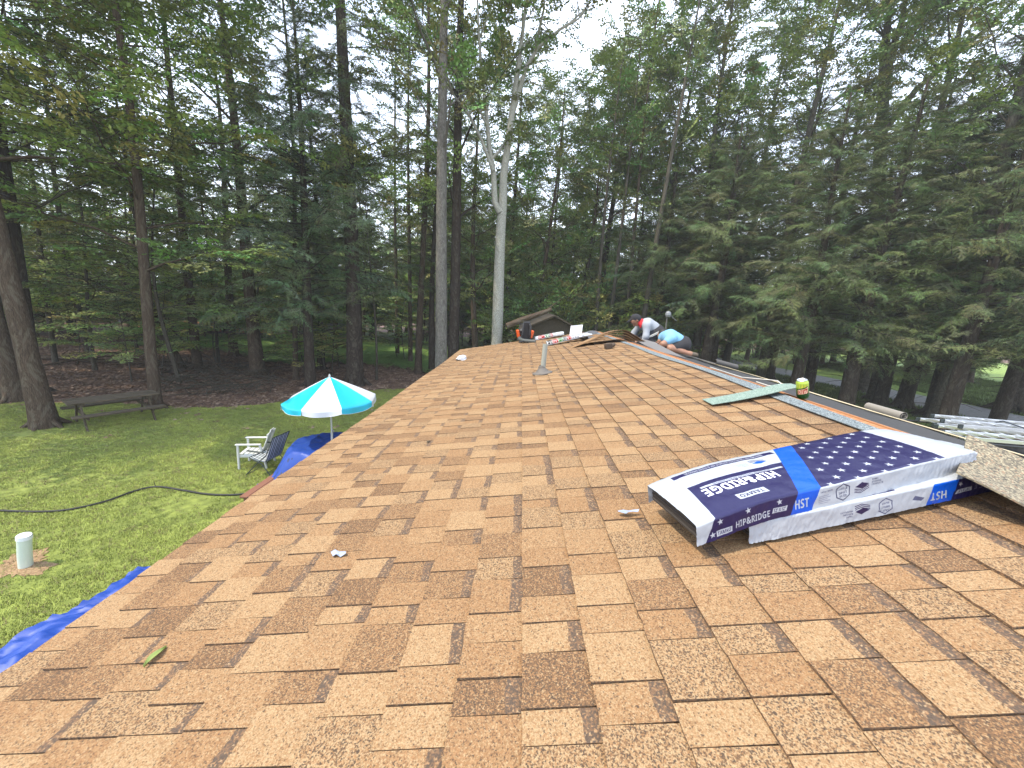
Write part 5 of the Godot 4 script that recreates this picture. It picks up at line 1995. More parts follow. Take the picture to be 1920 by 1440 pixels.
func small_wrap(label: String, p: Vector3, a: float, L: float, W: float, T: float, cols: Array, bend: float) -> void:
	var c := Canvas.new(L, W + T, 700.0, Color(0.70, 0.71, 0.72))
	var x := 0.03 * L
	var r := rng(int(L * 1000))
	for q in cols:
		c.rect(x, 0.15 * T, x + q[0] * L, 0.9 * T, q[1])
		c.rect(x + 0.01, T + 0.02, x + q[0] * L, T + W * 0.7, q[1])
		for k in 4:
			var xx: float = x + r.randf() * q[0] * L * 0.8
			c.rect(xx, 0.35 * T, xx + 0.012, 0.7 * T, Color(0.9, 0.9, 0.88))
		x += q[0] * L
	var n := Vector3(-SLOPE, 1, 0).normalized()
	var al := Vector3(cos(a), SLOPE * cos(a), -sin(a)).normalized()
	var bk := n.cross(al).normalized()
	if bk.z > 0:
		bk = -bk
	var o := thing("shingle_bundle", label, "shingle bundle", p, Basis(), "opened shingle bundles at the far end of the roof")
	var g := []
	for i in 24:
		var u := L * i / 23.0
		var h := bend * sin(PI * 0.5 * i / 23.0)
		var row := []
		for s in [[0.0, 0.0], [0.0, T * 0.5], [0.0, T], [W * 0.5, T * 1.05], [W, T], [W, 0.0]]:
			row.append(al * u + bk * s[0] + n * (s[1] + h + 0.002 * sin(i * 2.1 + s[0] * 30.0)))
		g.append(row)
	var mb := MB.new()
	mb.sheet(g, 0.0)
	var arc := [0.0, T * 0.5, T, T + W * 0.5, T + W * 0.98, T + W]
	for k in mb.t.size():
		mb.t[k] = Vector2(mb.t[k].x, 1.0 - arc[int(round(mb.t[k].y * 5.0))] / (W + T))
	var m := StandardMaterial3D.new()
	m.albedo_texture = c.texture()
	m.roughness = 0.4
	m.texture_repeat = false
	put(mb, "printed_wrap", m, o)
	mb = MB.new()
	mb.box(Transform3D(Basis(al, n, -bk), al * (L * 0.5) + bk * (W * 0.5) + n * (T * 0.45 + bend * 0.4)), Vector3(L - 0.04, T * 0.7, W - 0.03), 0.002)
	put(mb, "shingle_stack", M.old_granule, o)

func build_far_pile() -> void:
	var n := Vector3(-SLOPE, 1, 0).normalized()
	var red := Color(0.62, 0.10, 0.09)
	var blk := Color(0.10, 0.09, 0.10)
	var grn := Color(0.16, 0.42, 0.16)
	var wht := Color(0.70, 0.71, 0.72)
	var p := on_roof(1004, 635, 0.012)
	p.z = maxf(p.z, -8.75)
	p = at_z(1004, 634, -8.7)
	p.y = roof_y(p.x) + 0.012
	small_wrap("white wrapped bundle printed red and green beside the blower", p, 0.05, 0.66, 0.22, 0.065, [[0.08, wht], [0.22, red], [0.05, blk], [0.10, grn], [0.06, blk], [0.08, red], [0.36, wht]], 0.03)
	p = on_roof(1026, 648, 0.012)
	small_wrap("black, green and red printed bundle curling over toward the ridge", p, 0.02, 0.80, 0.24, 0.06, [[0.10, blk], [0.14, red], [0.12, grn], [0.10, blk], [0.10, red], [0.30, Color(0.55, 0.56, 0.58)]], 0.06)
	# big white paper standing on the pile
	var w0 := at_z(1067, 634, -8.0)
	loose_sheet("paper_wrapper", "square white paper wrapper propped upright on the printed bundles", "wrapper", func(s, t): return w0 + Vector3(0.245 * s + 0.03 * t, 0.25 * t + 0.035 * s, -0.10 * t + 0.02 * sin(s * 6.0) * t), mat(0.58, 0.59, 0.63, 0.7), 12, 10, 0.003)
	var w1 := at_z(1086, 637, -7.2)
	loose_sheet("wrap_film", "torn white plastic film lying over the curled shingles at the ridge", "wrapper", func(s, t): return w1 + Vector3(0.24 * s, 0.03 + 0.06 * s + 0.03 * sin(s * 7.0 + t * 4.0) * t, -0.22 * t) + n * 0.02, mat(0.5, 0.52, 0.55, 0.4), 12, 8, 0.002)
	# dark flaps of felt
	for i in 3:
		var f0 := at_z([1094, 1102, 1090][i], [630, 634, 636][i], -8.2 + i * 0.4)
		loose_sheet("felt_offcut", ["dark grey felt offcut folded up behind the white paper", "dark grey felt offcut lying flat by the curled shingles", "dark grey felt offcut under the torn white film"][i], "offcut", func(s, t): return f0 + Vector3(0.42 * s, 0.02 + [0.10, 0.03, 0.04][i] * sin(s * 2.6) * t - 0.06 * s * (1.0 if i == 1 else 0.3), -0.3 * t), mat(0.075, 0.078, 0.085, 0.9), 10, 8, 0.003, "felt offcuts at the ridge")
	# curled tan shingles fanned over the ridge
	for i in 5:
		var a := on_roof(1072 + i * 9, 653 - i * 1.2, 0.016)
		var zz := -0.14 * i
		loose_sheet("loose_shingle", ["tan shingle at the bottom of the fanned curled stack", "tan shingle second from the bottom of the fanned curled stack", "tan shingle in the middle of the fanned curled stack", "tan shingle second from the top of the fanned curled stack", "tan shingle on top of the fanned curled stack at the ridge"][i], "shingle", func(s, t): return Vector3(a.x + 0.92 * s, roof_y(minf(a.x + 0.92 * s, RIDGE_X)) - 0.2 * maxf(0.0, a.x + 0.92 * s - RIDGE_X) + 0.016 + 0.016 * i + (0.075 + 0.008 * i) * sin(PI * clampf(s * 1.05, 0.0, 1.0)) - 0.018 * t, a.z + 0.05 * s + zz * 0.35 - 0.28 * t), M.tones[[1, 2, 0, 1, 3][i]], 18, 6, 0.005, "fanned curled shingles")
	# tool pouch
	var pp := on_roof(1137, 656, 0.01)
	var o := thing("tool_pouch", "small dark brown tool pouch with a rounded flap beside the curled shingles", "pouch", pp, Basis(Vector3(0, 0, 1), atan(SLOPE)) * Basis(Vector3.UP, 0.25))
	var mb := MB.new()
	mb.box(bx(0.05, 0.04, -0.03), Vector3(0.11, 0.078, 0.07), 0.012)
	put(mb, "bag", mat(0.055, 0.036, 0.022, 0.8), o)
	mb = MB.new()
	mb.tube([Vector3(0.105, 0.04, -0.05), Vector3(0.15, 0.05, -0.06), Vector3(0.17, 0.045, -0.06)], [0.028, 0.034, 0.022], 10)
	put(mb, "flap", mat(0.075, 0.05, 0.03, 0.8), o)
	mb = MB.new()
	mb.box(bx(0.05, 0.082, -0.03), Vector3(0.10, 0.012, 0.064), 0.004)
	put(mb, "rim", mat(0.10, 0.07, 0.045, 0.8), o)
	# backpack blower
	var bp := at_z(985, 633, -8.75)
	bp.y = roof_y(bp.x) + 0.012
	o = thing("backpack_blower", "orange and black backpack leaf blower standing at the far end of the roof", "leaf blower", bp, Basis(Vector3.UP, 0.2))
	mb = MB.new()
	mb.box(Transform3D(Basis(Vector3.RIGHT, 0.12), Vector3(0, 0.24, 0.02)), Vector3(0.17, 0.42, 0.05), 0.03)
	mb.box(Transform3D(Basis(), Vector3(0, 0.03, -0.03)), Vector3(0.34, 0.05, 0.24), 0.02)
	put(mb, "harness_frame", M.black_plastic, o)
	mb = MB.new()
	mb.box(Transform3D(Basis(Vector3.RIGHT, 0.05), Vector3(0, 0.17, -0.11)), Vector3(0.27, 0.24, 0.16), 0.05)
	put(mb, "engine", M.black_plastic, o)
	for s in [-1.0, 1.0]:
		mb = MB.new()
		mb.box(Transform3D(Basis(Vector3.BACK, -0.25 * s), Vector3(0.155 * s, 0.16, -0.08)), Vector3(0.06, 0.19, 0.16), 0.025)
		put(mb, "housing", M.orange_plastic, o)
		mb = MB.new()
		mb.tube([Vector3(0.06 * s, 0.42, 0.03), Vector3(0.085 * s, 0.36, 0.10), Vector3(0.08 * s, 0.22, 0.115), Vector3(0.10 * s, 0.08, 0.06)], [0.02, 0.024, 0.022, 0.014], 6)
		put(mb, "shoulder_strap", mat(0.03, 0.03, 0.032, 0.9), o)
	mb = MB.new()
	mb.tube([Vector3(-0.14, 0.07, 0.05), Vector3(-0.16, 0.055, 0.18), Vector3(-0.08, 0.045, 0.32), Vector3(0.03, 0.048, 0.40), Vector3(0.13, 0.05, 0.46)], [0.045, 0.045, 0.04, 0.038, 0.036], 12)
	put(mb, "blower_tube", mat(0.06, 0.065, 0.06, 0.6), o)
	mb = MB.new()
	mb.tube([Vector3(-0.08, 0.05, 0.33), Vector3(-0.16, 0.03, 0.38), Vector3(-0.22, 0.02, 0.40)], [0.016, 0.014, 0.012], 6)
	put(mb, "handle", M.black_plastic, o)

func build_far_slope() -> void:
	var ru := Vector3(1, -SLOPE, 0).normalized()
	# boards and curled membrane lying beyond the ridge
	var o: MeshInstance3D
	var s0 := Vector3(2.55, roof_y(2.55) + 0.02, -7.6)
	loose_sheet("membrane_strip", "long grey membrane strip laid beside the kneeling workers", "membrane", func(s, t): return Vector3(1.95 + 0.30 * t, roof_y(1.95 + 0.30 * t) + 0.03 + 0.03 * sin(s * 5.0), lerpf(-7.9, -5.2, s)) + Vector3(0, 0.05 * t * sin(s * 3.0), 0), mat(0.15, 0.14, 0.135, 0.9), 24, 5, 0.004)
	loose_sheet("membrane_strip", "grey membrane strip with its end curled into a loop on the far slope", "membrane", func(s, t): return Vector3(3.0 + 0.34 * t, 0, 0) + Vector3(0, roof_y(3.0 + 0.34 * t) + 0.02 + (0.0 if s < 0.6 else 0.04 * (1.0 - cos((s - 0.6) * 10.0))), lerpf(-7.6, -5.9, minf(s, 0.6) / 0.6) + (0.0 if s < 0.6 else 0.04 * sin((s - 0.6) * 10.0))), mat(0.085, 0.08, 0.075, 0.9), 40, 5, 0.004)
	var mb := MB.new()
	# a rolled length of underlayment
	var g := []
	for i in 40:
		var a := -0.6 + i * 0.27
		var rad := 0.014 + 0.0007 * i
		var row := []
		for j in 9:
			var z := lerpf(-3.38, -3.74, j / 8.0)
			row.append(Vector3(3.45 + rad * cos(a), roof_y(3.45) + 0.042 + rad * sin(a), z))
		g.append(row)
	mb.sheet(g, 0.003)
	tag(put(mb, "underlayment_roll", mat(0.22, 0.20, 0.17, 0.85)), "tan roll of underlayment lying along the far eave near the ladders", "roll")
	# thin white air hose looping past the ridge
	mb = MB.new()
	var hp := []
	var hr := []
	for q in [[1330, 697, -3.6], [1390, 712, -3.1], [1440, 712, -2.9], [1458, 714, -2.85], [1464, 719, -2.8], [1461, 725, -2.75], [1440, 724, -2.8], [1418, 718, -2.95]]:
		hp.append(at_z(q[0], q[1], q[2]))
		hr.append(0.004)
	for i in hp.size():
		if hp[i].x > RIDGE_X:
			hp[i].y = maxf(hp[i].y, roof_y(hp[i].x) + 0.02)
	mb.tube(hp, hr, 6)
	tag(put(mb, "air_hose", mat(0.5, 0.5, 0.46, 0.5)), "thin pale air hose looping beside the open ridge", "hose")

# ---------------------------------------------------------------- the yard

func bar(mb: MB, a: Vector3, b: Vector3, w: float, h: float, r := 0.004) -> void:
	var d := b - a
	var x := d.normalized()
	var z := x.cross(Vector3.UP)
	z = Vector3.BACK if z.length() < 0.01 else z.normalized()
	mb.box(Transform3D(Basis(x, z.cross(x), z), (a + b) * 0.5), Vector3(d.length(), h, w), r)

func build_yard() -> void:
	var r := rng(31)
	var mb: MB
	var o: Node3D
	# parasol
	var top := at_z(618, 706, -8.2)
	o = thing("parasol", "turquoise and white garden parasol open over the covered table", "parasol", Vector3(top.x, 0, top.z), Basis())
	var cyan := mat(0.01, 0.40, 0.54, 0.35)
	var white := mat(0.64, 0.65, 0.68, 0.4)
	cyan.backlight = Color(0.1, 0.3, 0.35)
	white.backlight = Color(0.3, 0.3, 0.3)
	var apex := Vector3(0, top.y, 0)
	var R := 0.97
	var drop := 0.50
	var tilt := Basis(Vector3(0, 0, 1), 0.03)
	for k in 8:
		var a0 := TAU * k / 8.0 - 0.131
		var g := []
		for i in 13:
			var row := []
			for j in 11:
				var t := j / 10.0
				var a := a0 + TAU / 8.0 * t
				var flat := cos(PI / 8.0) / cos((t - 0.5) * TAU / 8.0)
				var rad: float
				var y: float
				if i <= 9:
					var s := i / 9.0
					rad = R * s * flat
					y = -drop * (s * 0.92 + 0.08 * s * s) - 0.05 * sin(PI * t) * s * (1.0 - 0.3 * s)
				else:
					var s := (i - 9) / 3.0
					rad = R * flat + 0.018 * s * sin(t * 9.0 + k) 
					y = -drop - 0.05 * 0.7 * sin(PI * t) - s * 0.14 * (0.70 + 0.30 * pow(sin(PI * clampf(t, 0.04, 0.96)), 0.4))
				row.append(tilt * Vector3(cos(a) * rad, y, -sin(a) * rad) + apex)
			g.append(row)
		mb = MB.new()
		mb.sheet(g, 0.0)
		var pn := put(mb, "panel", cyan if k % 2 else white, o)
		mb = MB.new()
		var ed := []
		var er := []
		for j in 11:
			ed.append(g[12][j])
			er.append(0.004)
		mb.tube(ed, er, 4)
		put(mb, "hem", white, pn)
	for k in 8:
		var a := TAU * k / 8.0 - 0.131
		mb = MB.new()
		mb.tube([apex + Vector3(0, -0.03, 0), tilt * Vector3(cos(a) * R * 0.99, -drop - 0.012, -sin(a) * R * 0.99) + apex], [0.005, 0.004], 5)
		put(mb, "rib", M.steel, o)
	mb = MB.new()
	mb.tube([Vector3(0, 0, 0), Vector3(0, 0.95, 0)], [0.026, 0.026], 12)
	mb.tube([Vector3(0, 0.95, 0), apex + Vector3(0, 0.005, 0)], [0.019, 0.019], 12)
	put(mb, "pole", M.white_plastic, o)
	mb = MB.new()
	mb.tube([apex + Vector3(0, 0.0, 0), apex + Vector3(0, 0.03, 0), apex + Vector3(0, 0.06, 0)], [0.026, 0.02, 0.008], 10)
	put(mb, "finial", M.white_plastic, o)
	mb = MB.new()
	mb.box(bx(0.03, 1.0, 0.0), Vector3(0.05, 0.05, 0.03), 0.008)
	put(mb, "clamp", M.grey_plastic, o)
	# tarp draped over the table below it
	var tarp := mat(0.010, 0.050, 0.28, 0.5)
	var navy := mat(0.010, 0.022, 0.085, 0.3)
	var fn := FastNoiseLite.new()
	fn.frequency = 1.3
	fn.fractal_octaves = 4
	var tb := Vector3(top.x - 0.05, 0, top.z + 0.10)
	o = thing("garden_table", "round garden table hidden under the parasol and tarps", "table", tb)
	mb = MB.new()
	mb.lathe(Transform3D(), [Vector2(0.0, 0.68), Vector2(0.70, 0.68), Vector2(0.71, 0.70), Vector2(0.0, 0.705)], 30)
	put(mb, "table_top", M.white_plastic, o)
	for k in 4:
		mb = MB.new()
		var a := TAU * k / 4.0 + 0.4
		mb.tube([Vector3(cos(a) * 0.5, 0.68, sin(a) * 0.5), Vector3(cos(a) * 0.56, 0.0, sin(a) * 0.56)], [0.022, 0.02], 8)
		put(mb, "leg", M.white_plastic, o)
	for w in 2:
		var g := []
		var c0: Vector2 = [Vector2(tb.x + 0.2, tb.z - 0.1), Vector2(tb.x - 0.38, tb.z + 0.15)][w]
		var ext: Vector2 = [Vector2(1.25, 1.2), Vector2(0.70, 0.9)][w]
		for i in 44:
			var row := []
			for j in 44:
				var x := c0.x + (i / 43.0 - 0.5) * 2.0 * ext.x
				var z := c0.y + (0.5 - j / 43.0) * -2.0 * ext.y
				var d := Vector2(x - tb.x, z - tb.z).length()
				var ang := atan2(z - tb.z, x - tb.x)
				var fall := smoothstep(0.70, 1.15 + 0.12 * sin(ang * 6.0), d)
				var y := lerpf(0.722 + 0.012 * w, 0.02 + 0.02 * w, fall)
				y += fn.get_noise_2d(x * (1.6 + w * 2.0), z * (1.6 + w * 2.0) + w * 9.0) * (0.05 + 0.05 * w) * (0.25 + fall) + 0.02
				y += 0.035 * sin(ang * 11.0 + d * 4.0) * fall * (1.0 - fall) * 4.0 * 0.6
				row.append(Vector3(x, maxf(y, 0.015), z))
			g.append(row)
		mb = MB.new()
		mb.sheet(g, 0.002)
		tag(put(mb, "tarp", [navy, tarp][w]), ["dark navy cover spread over the table under the parasol", "bright blue crumpled tarp hanging off the covered table"][w], "tarp", "tarps by the house")
	# the long tarp on the ground along the house
	var g2 := []
	for i in 150:
		var row := []
		for j in 60:
			var z := lerpf(-5.3, 1.5, i / 149.0)
			var t := j / 59.0
			var x := lerpf(-5.30 - 0.12 * sin(z * 1.7) - 0.06 * sin(z * 5.0), -1.1, t)
			if z < -4.4:
				x = lerpf(x, -4.6, smoothstep(-4.4, -5.3, z) * (1.0 - t))
			var y := 0.03 + 0.09 * maxf(0.0, fn.get_noise_2d(x * 1.6, z * 1.3) + 0.35) + 0.16 * absf(fn.get_noise_2d(x * 3.0 + 20.0, z * 1.2)) + 0.05 * absf(fn.get_noise_2d(x * 11.0 + 50.0, z * 5.0))
			row.append(Vector3(x, y, z))
		g2.append(row)
	mb = MB.new()
	g2.reverse()
	mb.sheet(g2, 0.002)
	tag(put(mb, "tarp", tarp), "long wrinkled blue tarp spread on the grass below the eave", "tarp", "tarps by the house")
	# low wooden platform edge
	o = thing("wooden_platform", "low reddish wooden platform beside the blue tarp and the chairs", "platform", Vector3(-4.62, 0, -7.5))
	for k in 6:
		mb = MB.new()
		mb.box(bx(-0.42 + 0.16 * k, 0.17, 0.0), Vector3(0.15, 0.035, 1.9), 0.004)
		put(mb, "plank", mat(0.20, 0.085, 0.05, 0.8), o)
	mb = MB.new()
	mb.box(bx(-0.44, 0.075, 0.0), Vector3(0.04, 0.15, 1.8), 0.003)
	put(mb, "side_board", mat(0.16, 0.07, 0.045, 0.8), o)
	# white resin armchair
	var wc := on_ground(480, 872)
	o = thing("garden_chair", "white plastic reclining garden armchair standing on the lawn", "chair", wc, Basis(Vector3.UP, deg_to_rad(12)).scaled(Vector3.ONE * 0.9), "garden chairs on the lawn")
	# it faces -x: seat slats, back, two arms on posts, four legs
	for k in 5:
		mb = MB.new()
		mb.box(Transform3D(Basis(Vector3.BACK, -0.10), Vector3(-0.22 + 0.105 * k, 0.40 - 0.010 * k, 0)), Vector3(0.09, 0.028, 0.46), 0.010)
		put(mb, "seat_slat", M.white_plastic, o)
	for k in 4:
		mb = MB.new()
		bar(mb, Vector3(0.24, 0.40, -0.165 + 0.11 * k), Vector3(0.45, 1.02 - 0.05 * absf(k - 1.5), -0.165 + 0.11 * k), 0.085, 0.026, 0.010)
		put(mb, "back_slat", M.white_plastic, o)
	mb = MB.new()
	bar(mb, Vector3(0.41, 0.88, -0.23), Vector3(0.41, 0.88, 0.23), 0.03, 0.07, 0.01)
	bar(mb, Vector3(0.29, 0.52, -0.23), Vector3(0.29, 0.52, 0.23), 0.03, 0.06, 0.01)
	put(mb, "back_rail", M.white_plastic, o)
	for s in [-1.0, 1.0]:
		mb = MB.new()
		mb.box(bx(-0.02, 0.665, 0.27 * s), Vector3(0.58, 0.03, 0.075), 0.012)
		put(mb, "armrest", M.white_plastic, o)
		mb = MB.new()
		bar(mb, Vector3(-0.27, 0.0, 0.27 * s), Vector3(-0.26, 0.65, 0.27 * s), 0.05, 0.05, 0.012)
		put(mb, "leg", M.white_plastic, o)
		mb = MB.new()
		bar(mb, Vector3(0.36, 0.0, 0.25 * s), Vector3(0.24, 0.66, 0.27 * s), 0.05, 0.05, 0.012)
		put(mb, "leg", M.white_plastic, o)
		mb = MB.new()
		mb.box(bx(0.0, 0.35, 0.245 * s), Vector3(0.56, 0.07, 0.03), 0.010)
		put(mb, "seat_rail", M.white_plastic, o)
	# folding chair with a striped sling
	var fc := on_ground(503, 886)
	o = thing("folding_chair", "folding garden chair with a black and white striped sling and dark legs", "chair", fc, Basis(Vector3.UP, deg_to_rad(-8)), "garden chairs on the lawn")
	for s in [-1.0, 1.0]:
		mb = MB.new()
		mb.tube([Vector3(-0.34, 0.0, 0.26 * s), Vector3(0.02, 0.36, 0.25 * s), Vector3(0.20, 0.52, 0.245 * s), Vector3(0.40, 0.95, 0.24 * s)], [0.011, 0.011, 0.011, 0.011], 7)
		put(mb, "back_frame", M.dark_metal, o)
		mb = MB.new()
		mb.tube([Vector3(0.36, 0.0, 0.27 * s), Vector3(0.10, 0.33, 0.27 * s), Vector3(-0.22, 0.43, 0.25 * s)], [0.011, 0.011, 0.011], 7)
		put(mb, "leg", M.dark_metal, o)
		mb = MB.new()
		mb.box(bx(-0.02, 0.60, 0.28 * s), Vector3(0.42, 0.022, 0.045), 0.008)
		put(mb, "armrest", M.dark_metal, o)
	mb = MB.new()
	for q in [[Vector3(-0.34, 0.012, 0), 0.26], [Vector3(0.36, 0.012, 0), 0.27], [Vector3(0.40, 0.95, 0), 0.24], [Vector3(-0.22, 0.43, 0), 0.25]]:
		mb.tube([q[0] + Vector3(0, 0, -q[1]), q[0] + Vector3(0, 0, q[1])], [0.010, 0.010], 7)
	put(mb, "cross_bar", M.dark_metal, o)
	var stripe := Canvas.new(1.0, 0.2, 200.0, Color(0.10, 0.11, 0.12))
	for k in 9:
		stripe.rect(0, 0.012 + 0.022 * k, 1.0, 0.024 + 0.022 * k, Color(0.78, 0.80, 0.80))
	var sm := StandardMaterial3D.new()
	sm.albedo_texture = stripe.texture()
	sm.roughness = 0.8
	var sl := [Vector3(-0.22, 0.435, 0), Vector3(-0.02, 0.375, 0), Vector3(0.14, 0.36, 0), Vector3(0.20, 0.45, 0), Vector3(0.29, 0.68, 0), Vector3(0.40, 0.95, 0)]
	var gs := []
	for i in 20:
		var row := []
		for j in 6:
			row.append(along(sl, i / 19.0) + Vector3(0, -0.012 * sin(PI * j / 5.0), lerpf(0.235, -0.235, j / 5.0)))
		gs.append(row)
	mb = MB.new()
	gs.reverse()
	mb.sheet(gs, 0.003)
	put(mb, "sling", sm, o)
	# picnic table
	var grey_wood := textured(mottled(256, 46, [58, 50, 38], [98, 86, 66], 0.02, 0.12, Vector2(0.4, 5.0)), 1.3, 0.95)
	o = thing("picnic_table", "weathered mossy wooden picnic table under the leaning tree", "picnic table", Vector3(-11.75, 0, -10.6), Basis(Vector3.UP, deg_to_rad(58)))
	for k in 5:
		mb = MB.new()
		mb.box(Transform3D(Basis(Vector3.BACK, r.randf_range(-0.008, 0.008)), Vector3(0, 0.74, -0.30 + 0.15 * k)), Vector3(1.9, 0.038, 0.138), 0.004)
		put(mb, "plank", grey_wood, o)
	for s in [-1.0, 1.0]:
		for k in 2:
			mb = MB.new()
			mb.box(bx(0, 0.44, s * (0.62 + 0.14 * k)), Vector3(1.9, 0.038, 0.13), 0.004)
			put(mb, "seat_plank", grey_wood, o)
		mb = MB.new()
		bar(mb, Vector3(0.66 * s, 0.69, -0.34), Vector3(0.66 * s, 0.69, 0.34), 0.04, 0.09)
		bar(mb, Vector3(0.66 * s, 0.38, -0.78), Vector3(0.66 * s, 0.38, 0.78), 0.04, 0.09)
		put(mb, "cross_beam", grey_wood, o)
		for q in [-1.0, 1.0]:
			mb = MB.new()
			bar(mb, Vector3(0.70 * s, 0.0, 0.66 * q), Vector3(0.70 * s, 0.72, 0.22 * q), 0.04, 0.09)
			put(mb, "leg", grey_wood, o)
	# capped white pipe in a patch of bare soil
	var pv := on_ground(47, 1062)
	o = thing("cleanout_pipe", "capped white plastic pipe standing up out of bare soil in the lawn", "pipe", pv)
	mb = MB.new()
	mb.tube([Vector3(0, -0.1, 0), Vector3(0.035, 0.2, 0), Vector3(0.08, 0.46, 0)], [0.072, 0.072, 0.072], 24)
	put(mb, "pipe", mat(0.55, 0.62, 0.54, 0.4), o)
	mb = MB.new()
	mb.tube([Vector3(0.0774, 0.445, 0), Vector3(0.0852, 0.49, 0), Vector3(0.087, 0.50, 0)], [0.079, 0.079, 0.07], 24)
	put(mb, "cap", mat(0.74, 0.77, 0.80, 0.35), o)
	var soil := []
	for k in 60:
		var a := TAU * k / 60.0
		var rad := 0.30 + 0.08 * sin(a * 3.0 + 1.0) + r.randf_range(-0.07, 0.07)
		soil.append(Vector2(pv.x - 0.1 + cos(a) * rad * 1.3, pv.z + sin(a) * rad))
	M.soil = textured(mottled(256, 47, [112, 88, 64], [160, 134, 100], 0.06, 0.3), 1.5, 1.0)
	put(poly_sheet(soil, 0.012), "bare_soil", M.soil).set_meta("kind", "structure")
	# black hose across the lawn
	var hp := []
	var hr := []
	for q in [[-120, 955], [0, 960], [70, 962], [130, 958], [200, 942], [250, 924], [293, 915], [340, 921], [390, 929], [440, 930], [485, 924], [520, 914], [580, 905]]:
		hp.append(on_ground(q[0], q[1]) + Vector3(0, 0.03, 0))
	var sm2 := smooth_line(hp, 5)
	for i in sm2.size():
		hr.append(0.018)
	mb = MB.new()
	mb.tube(sm2, hr, 8)
	tag(put(mb, "black_hose", M.black_rubber), "thick black hose snaking across the sunny lawn", "hose")
	var tw := on_ground(292, 914)
	mb = MB.new()
	mb.tube([tw + Vector3(0, 0.03, 0), tw + Vector3(-0.02, 0.10, 0), tw + Vector3(-0.01, 0.16, 0.01)], [0.008, 0.006, 0.003], 5)
	tag(put(mb, "hose_tie", M.black_rubber), "short upright tie stub on the bend of the black hose", "hose tie")
	# dead wood on the leaf litter
	var fb := [[60, 690, 345, 672, 0.05, "long straight fallen branch leaning across the leaf litter"], [330, 680, 470, 740, 0.035, "dark fallen branch slanting from the brown trunk to the litter"], [10, 670, 330, 690, 0.13, "thick mossy fallen log behind the picnic table"], [300, 745, 430, 735, 0.02, "thin bent twig among the brush pile"]]
	for q in fb:
		var a := on_ground(q[0], q[1]) + Vector3(0, q[4], 0)
		var b := on_ground(q[2], q[3]) + Vector3(0, q[4], 0)
		if q[0] == 330:
			a.y = 1.7
		if q[0] == 60:
			b.y = 0.7
		var pts := []
		var rs := []
		for k in 7:
			var t := k / 6.0
			pts.append(a.lerp(b, t) + Vector3(r.randf_range(-0.08, 0.08), r.randf_range(-0.02, 0.05), r.randf_range(-0.08, 0.08)))
			rs.append(lerpf(q[4], q[4] * 0.4, t))
		mb = MB.new()
		mb.tube(pts, rs, 7, 1.0)
		for k in 5:
			var p := along(pts, r.randf_range(0.2, 0.95))
			var d := Vector3(r.randf_range(-1, 1), r.randf_range(0.1, 0.8), r.randf_range(-1, 1)).normalized()
			mb.tube([p, p + d * 0.35, p + d * 0.7 + Vector3(0, -0.08, 0)], [q[4] * 0.3, q[4] * 0.2, 0.003], 4, 1.0)
		tag(put(mb, "fallen_branch", M.bark_brown), q[5], "branch", "dead wood on the leaf litter")
	mb = MB.new()
	for i in 260:
		var p := on_ground(r.randf_range(290, 520), r.randf_range(690, 742)) + Vector3(0, r.randf_range(0.01, 0.45), 0)
		var a := r.randf() * TAU
		var d := Vector3(cos(a), r.randf_range(-0.25, 0.25), sin(a))
		var l := r.randf_range(0.4, 1.6)
		var m := Vector3(r.randf_range(-0.15, 0.15), r.randf_range(0, 0.12), r.randf_range(-0.15, 0.15))
		mb.tube([p - d * l * 0.5, p + m, p + d * l * 0.5], [0.016, 0.014, 0.005], 4, 1.0, false)
	var bp := put(mb, "brush", M.bark_grey)
	tag(bp, "tangled heap of dead brushwood on the leaf litter", "brushwood", "", "stuff")
	build_ladders()

func smooth_line(p: Array, n: int) -> Array:
	var out := []
	for i in p.size() - 1:
		for k in n:
			out.append(p[i].cubic_interpolate(p[i + 1], p[maxi(i - 1, 0)], p[mini(i + 2, p.size() - 1)], float(k) / n))
	out.append(p[p.size() - 1])
	return out

func ladder(label: String, at: Vector3, turn: Basis, L: float, W: float) -> void:
	var o := thing("ladder", label, "ladder", at, turn, "ladders on the truck rack")
	for s in [-1.0, 1.0]:
		var mb := MB.new()
		mb.box(bx(L * 0.5, 0, W * 0.5 * s), Vector3(L, 0.078, 0.028), 0.004)
		put(mb, "rail", M.aluminium, o)
		mb = MB.new()
		mb.box(bx(0.02, -0.01, W * 0.5 * s), Vector3(0.09, 0.10, 0.04), 0.008)
		put(mb, "foot", M.dark_metal, o)
	var n := int(L / 0.305)
	for k in n:
		var mb := MB.new()
		mb.tube([Vector3(0.16 + 0.305 * k, 0, -W * 0.5), Vector3(0.16 + 0.305 * k, 0, W * 0.5)], [0.017, 0.017], 8)
		put(mb, "rung", M.aluminium, o)

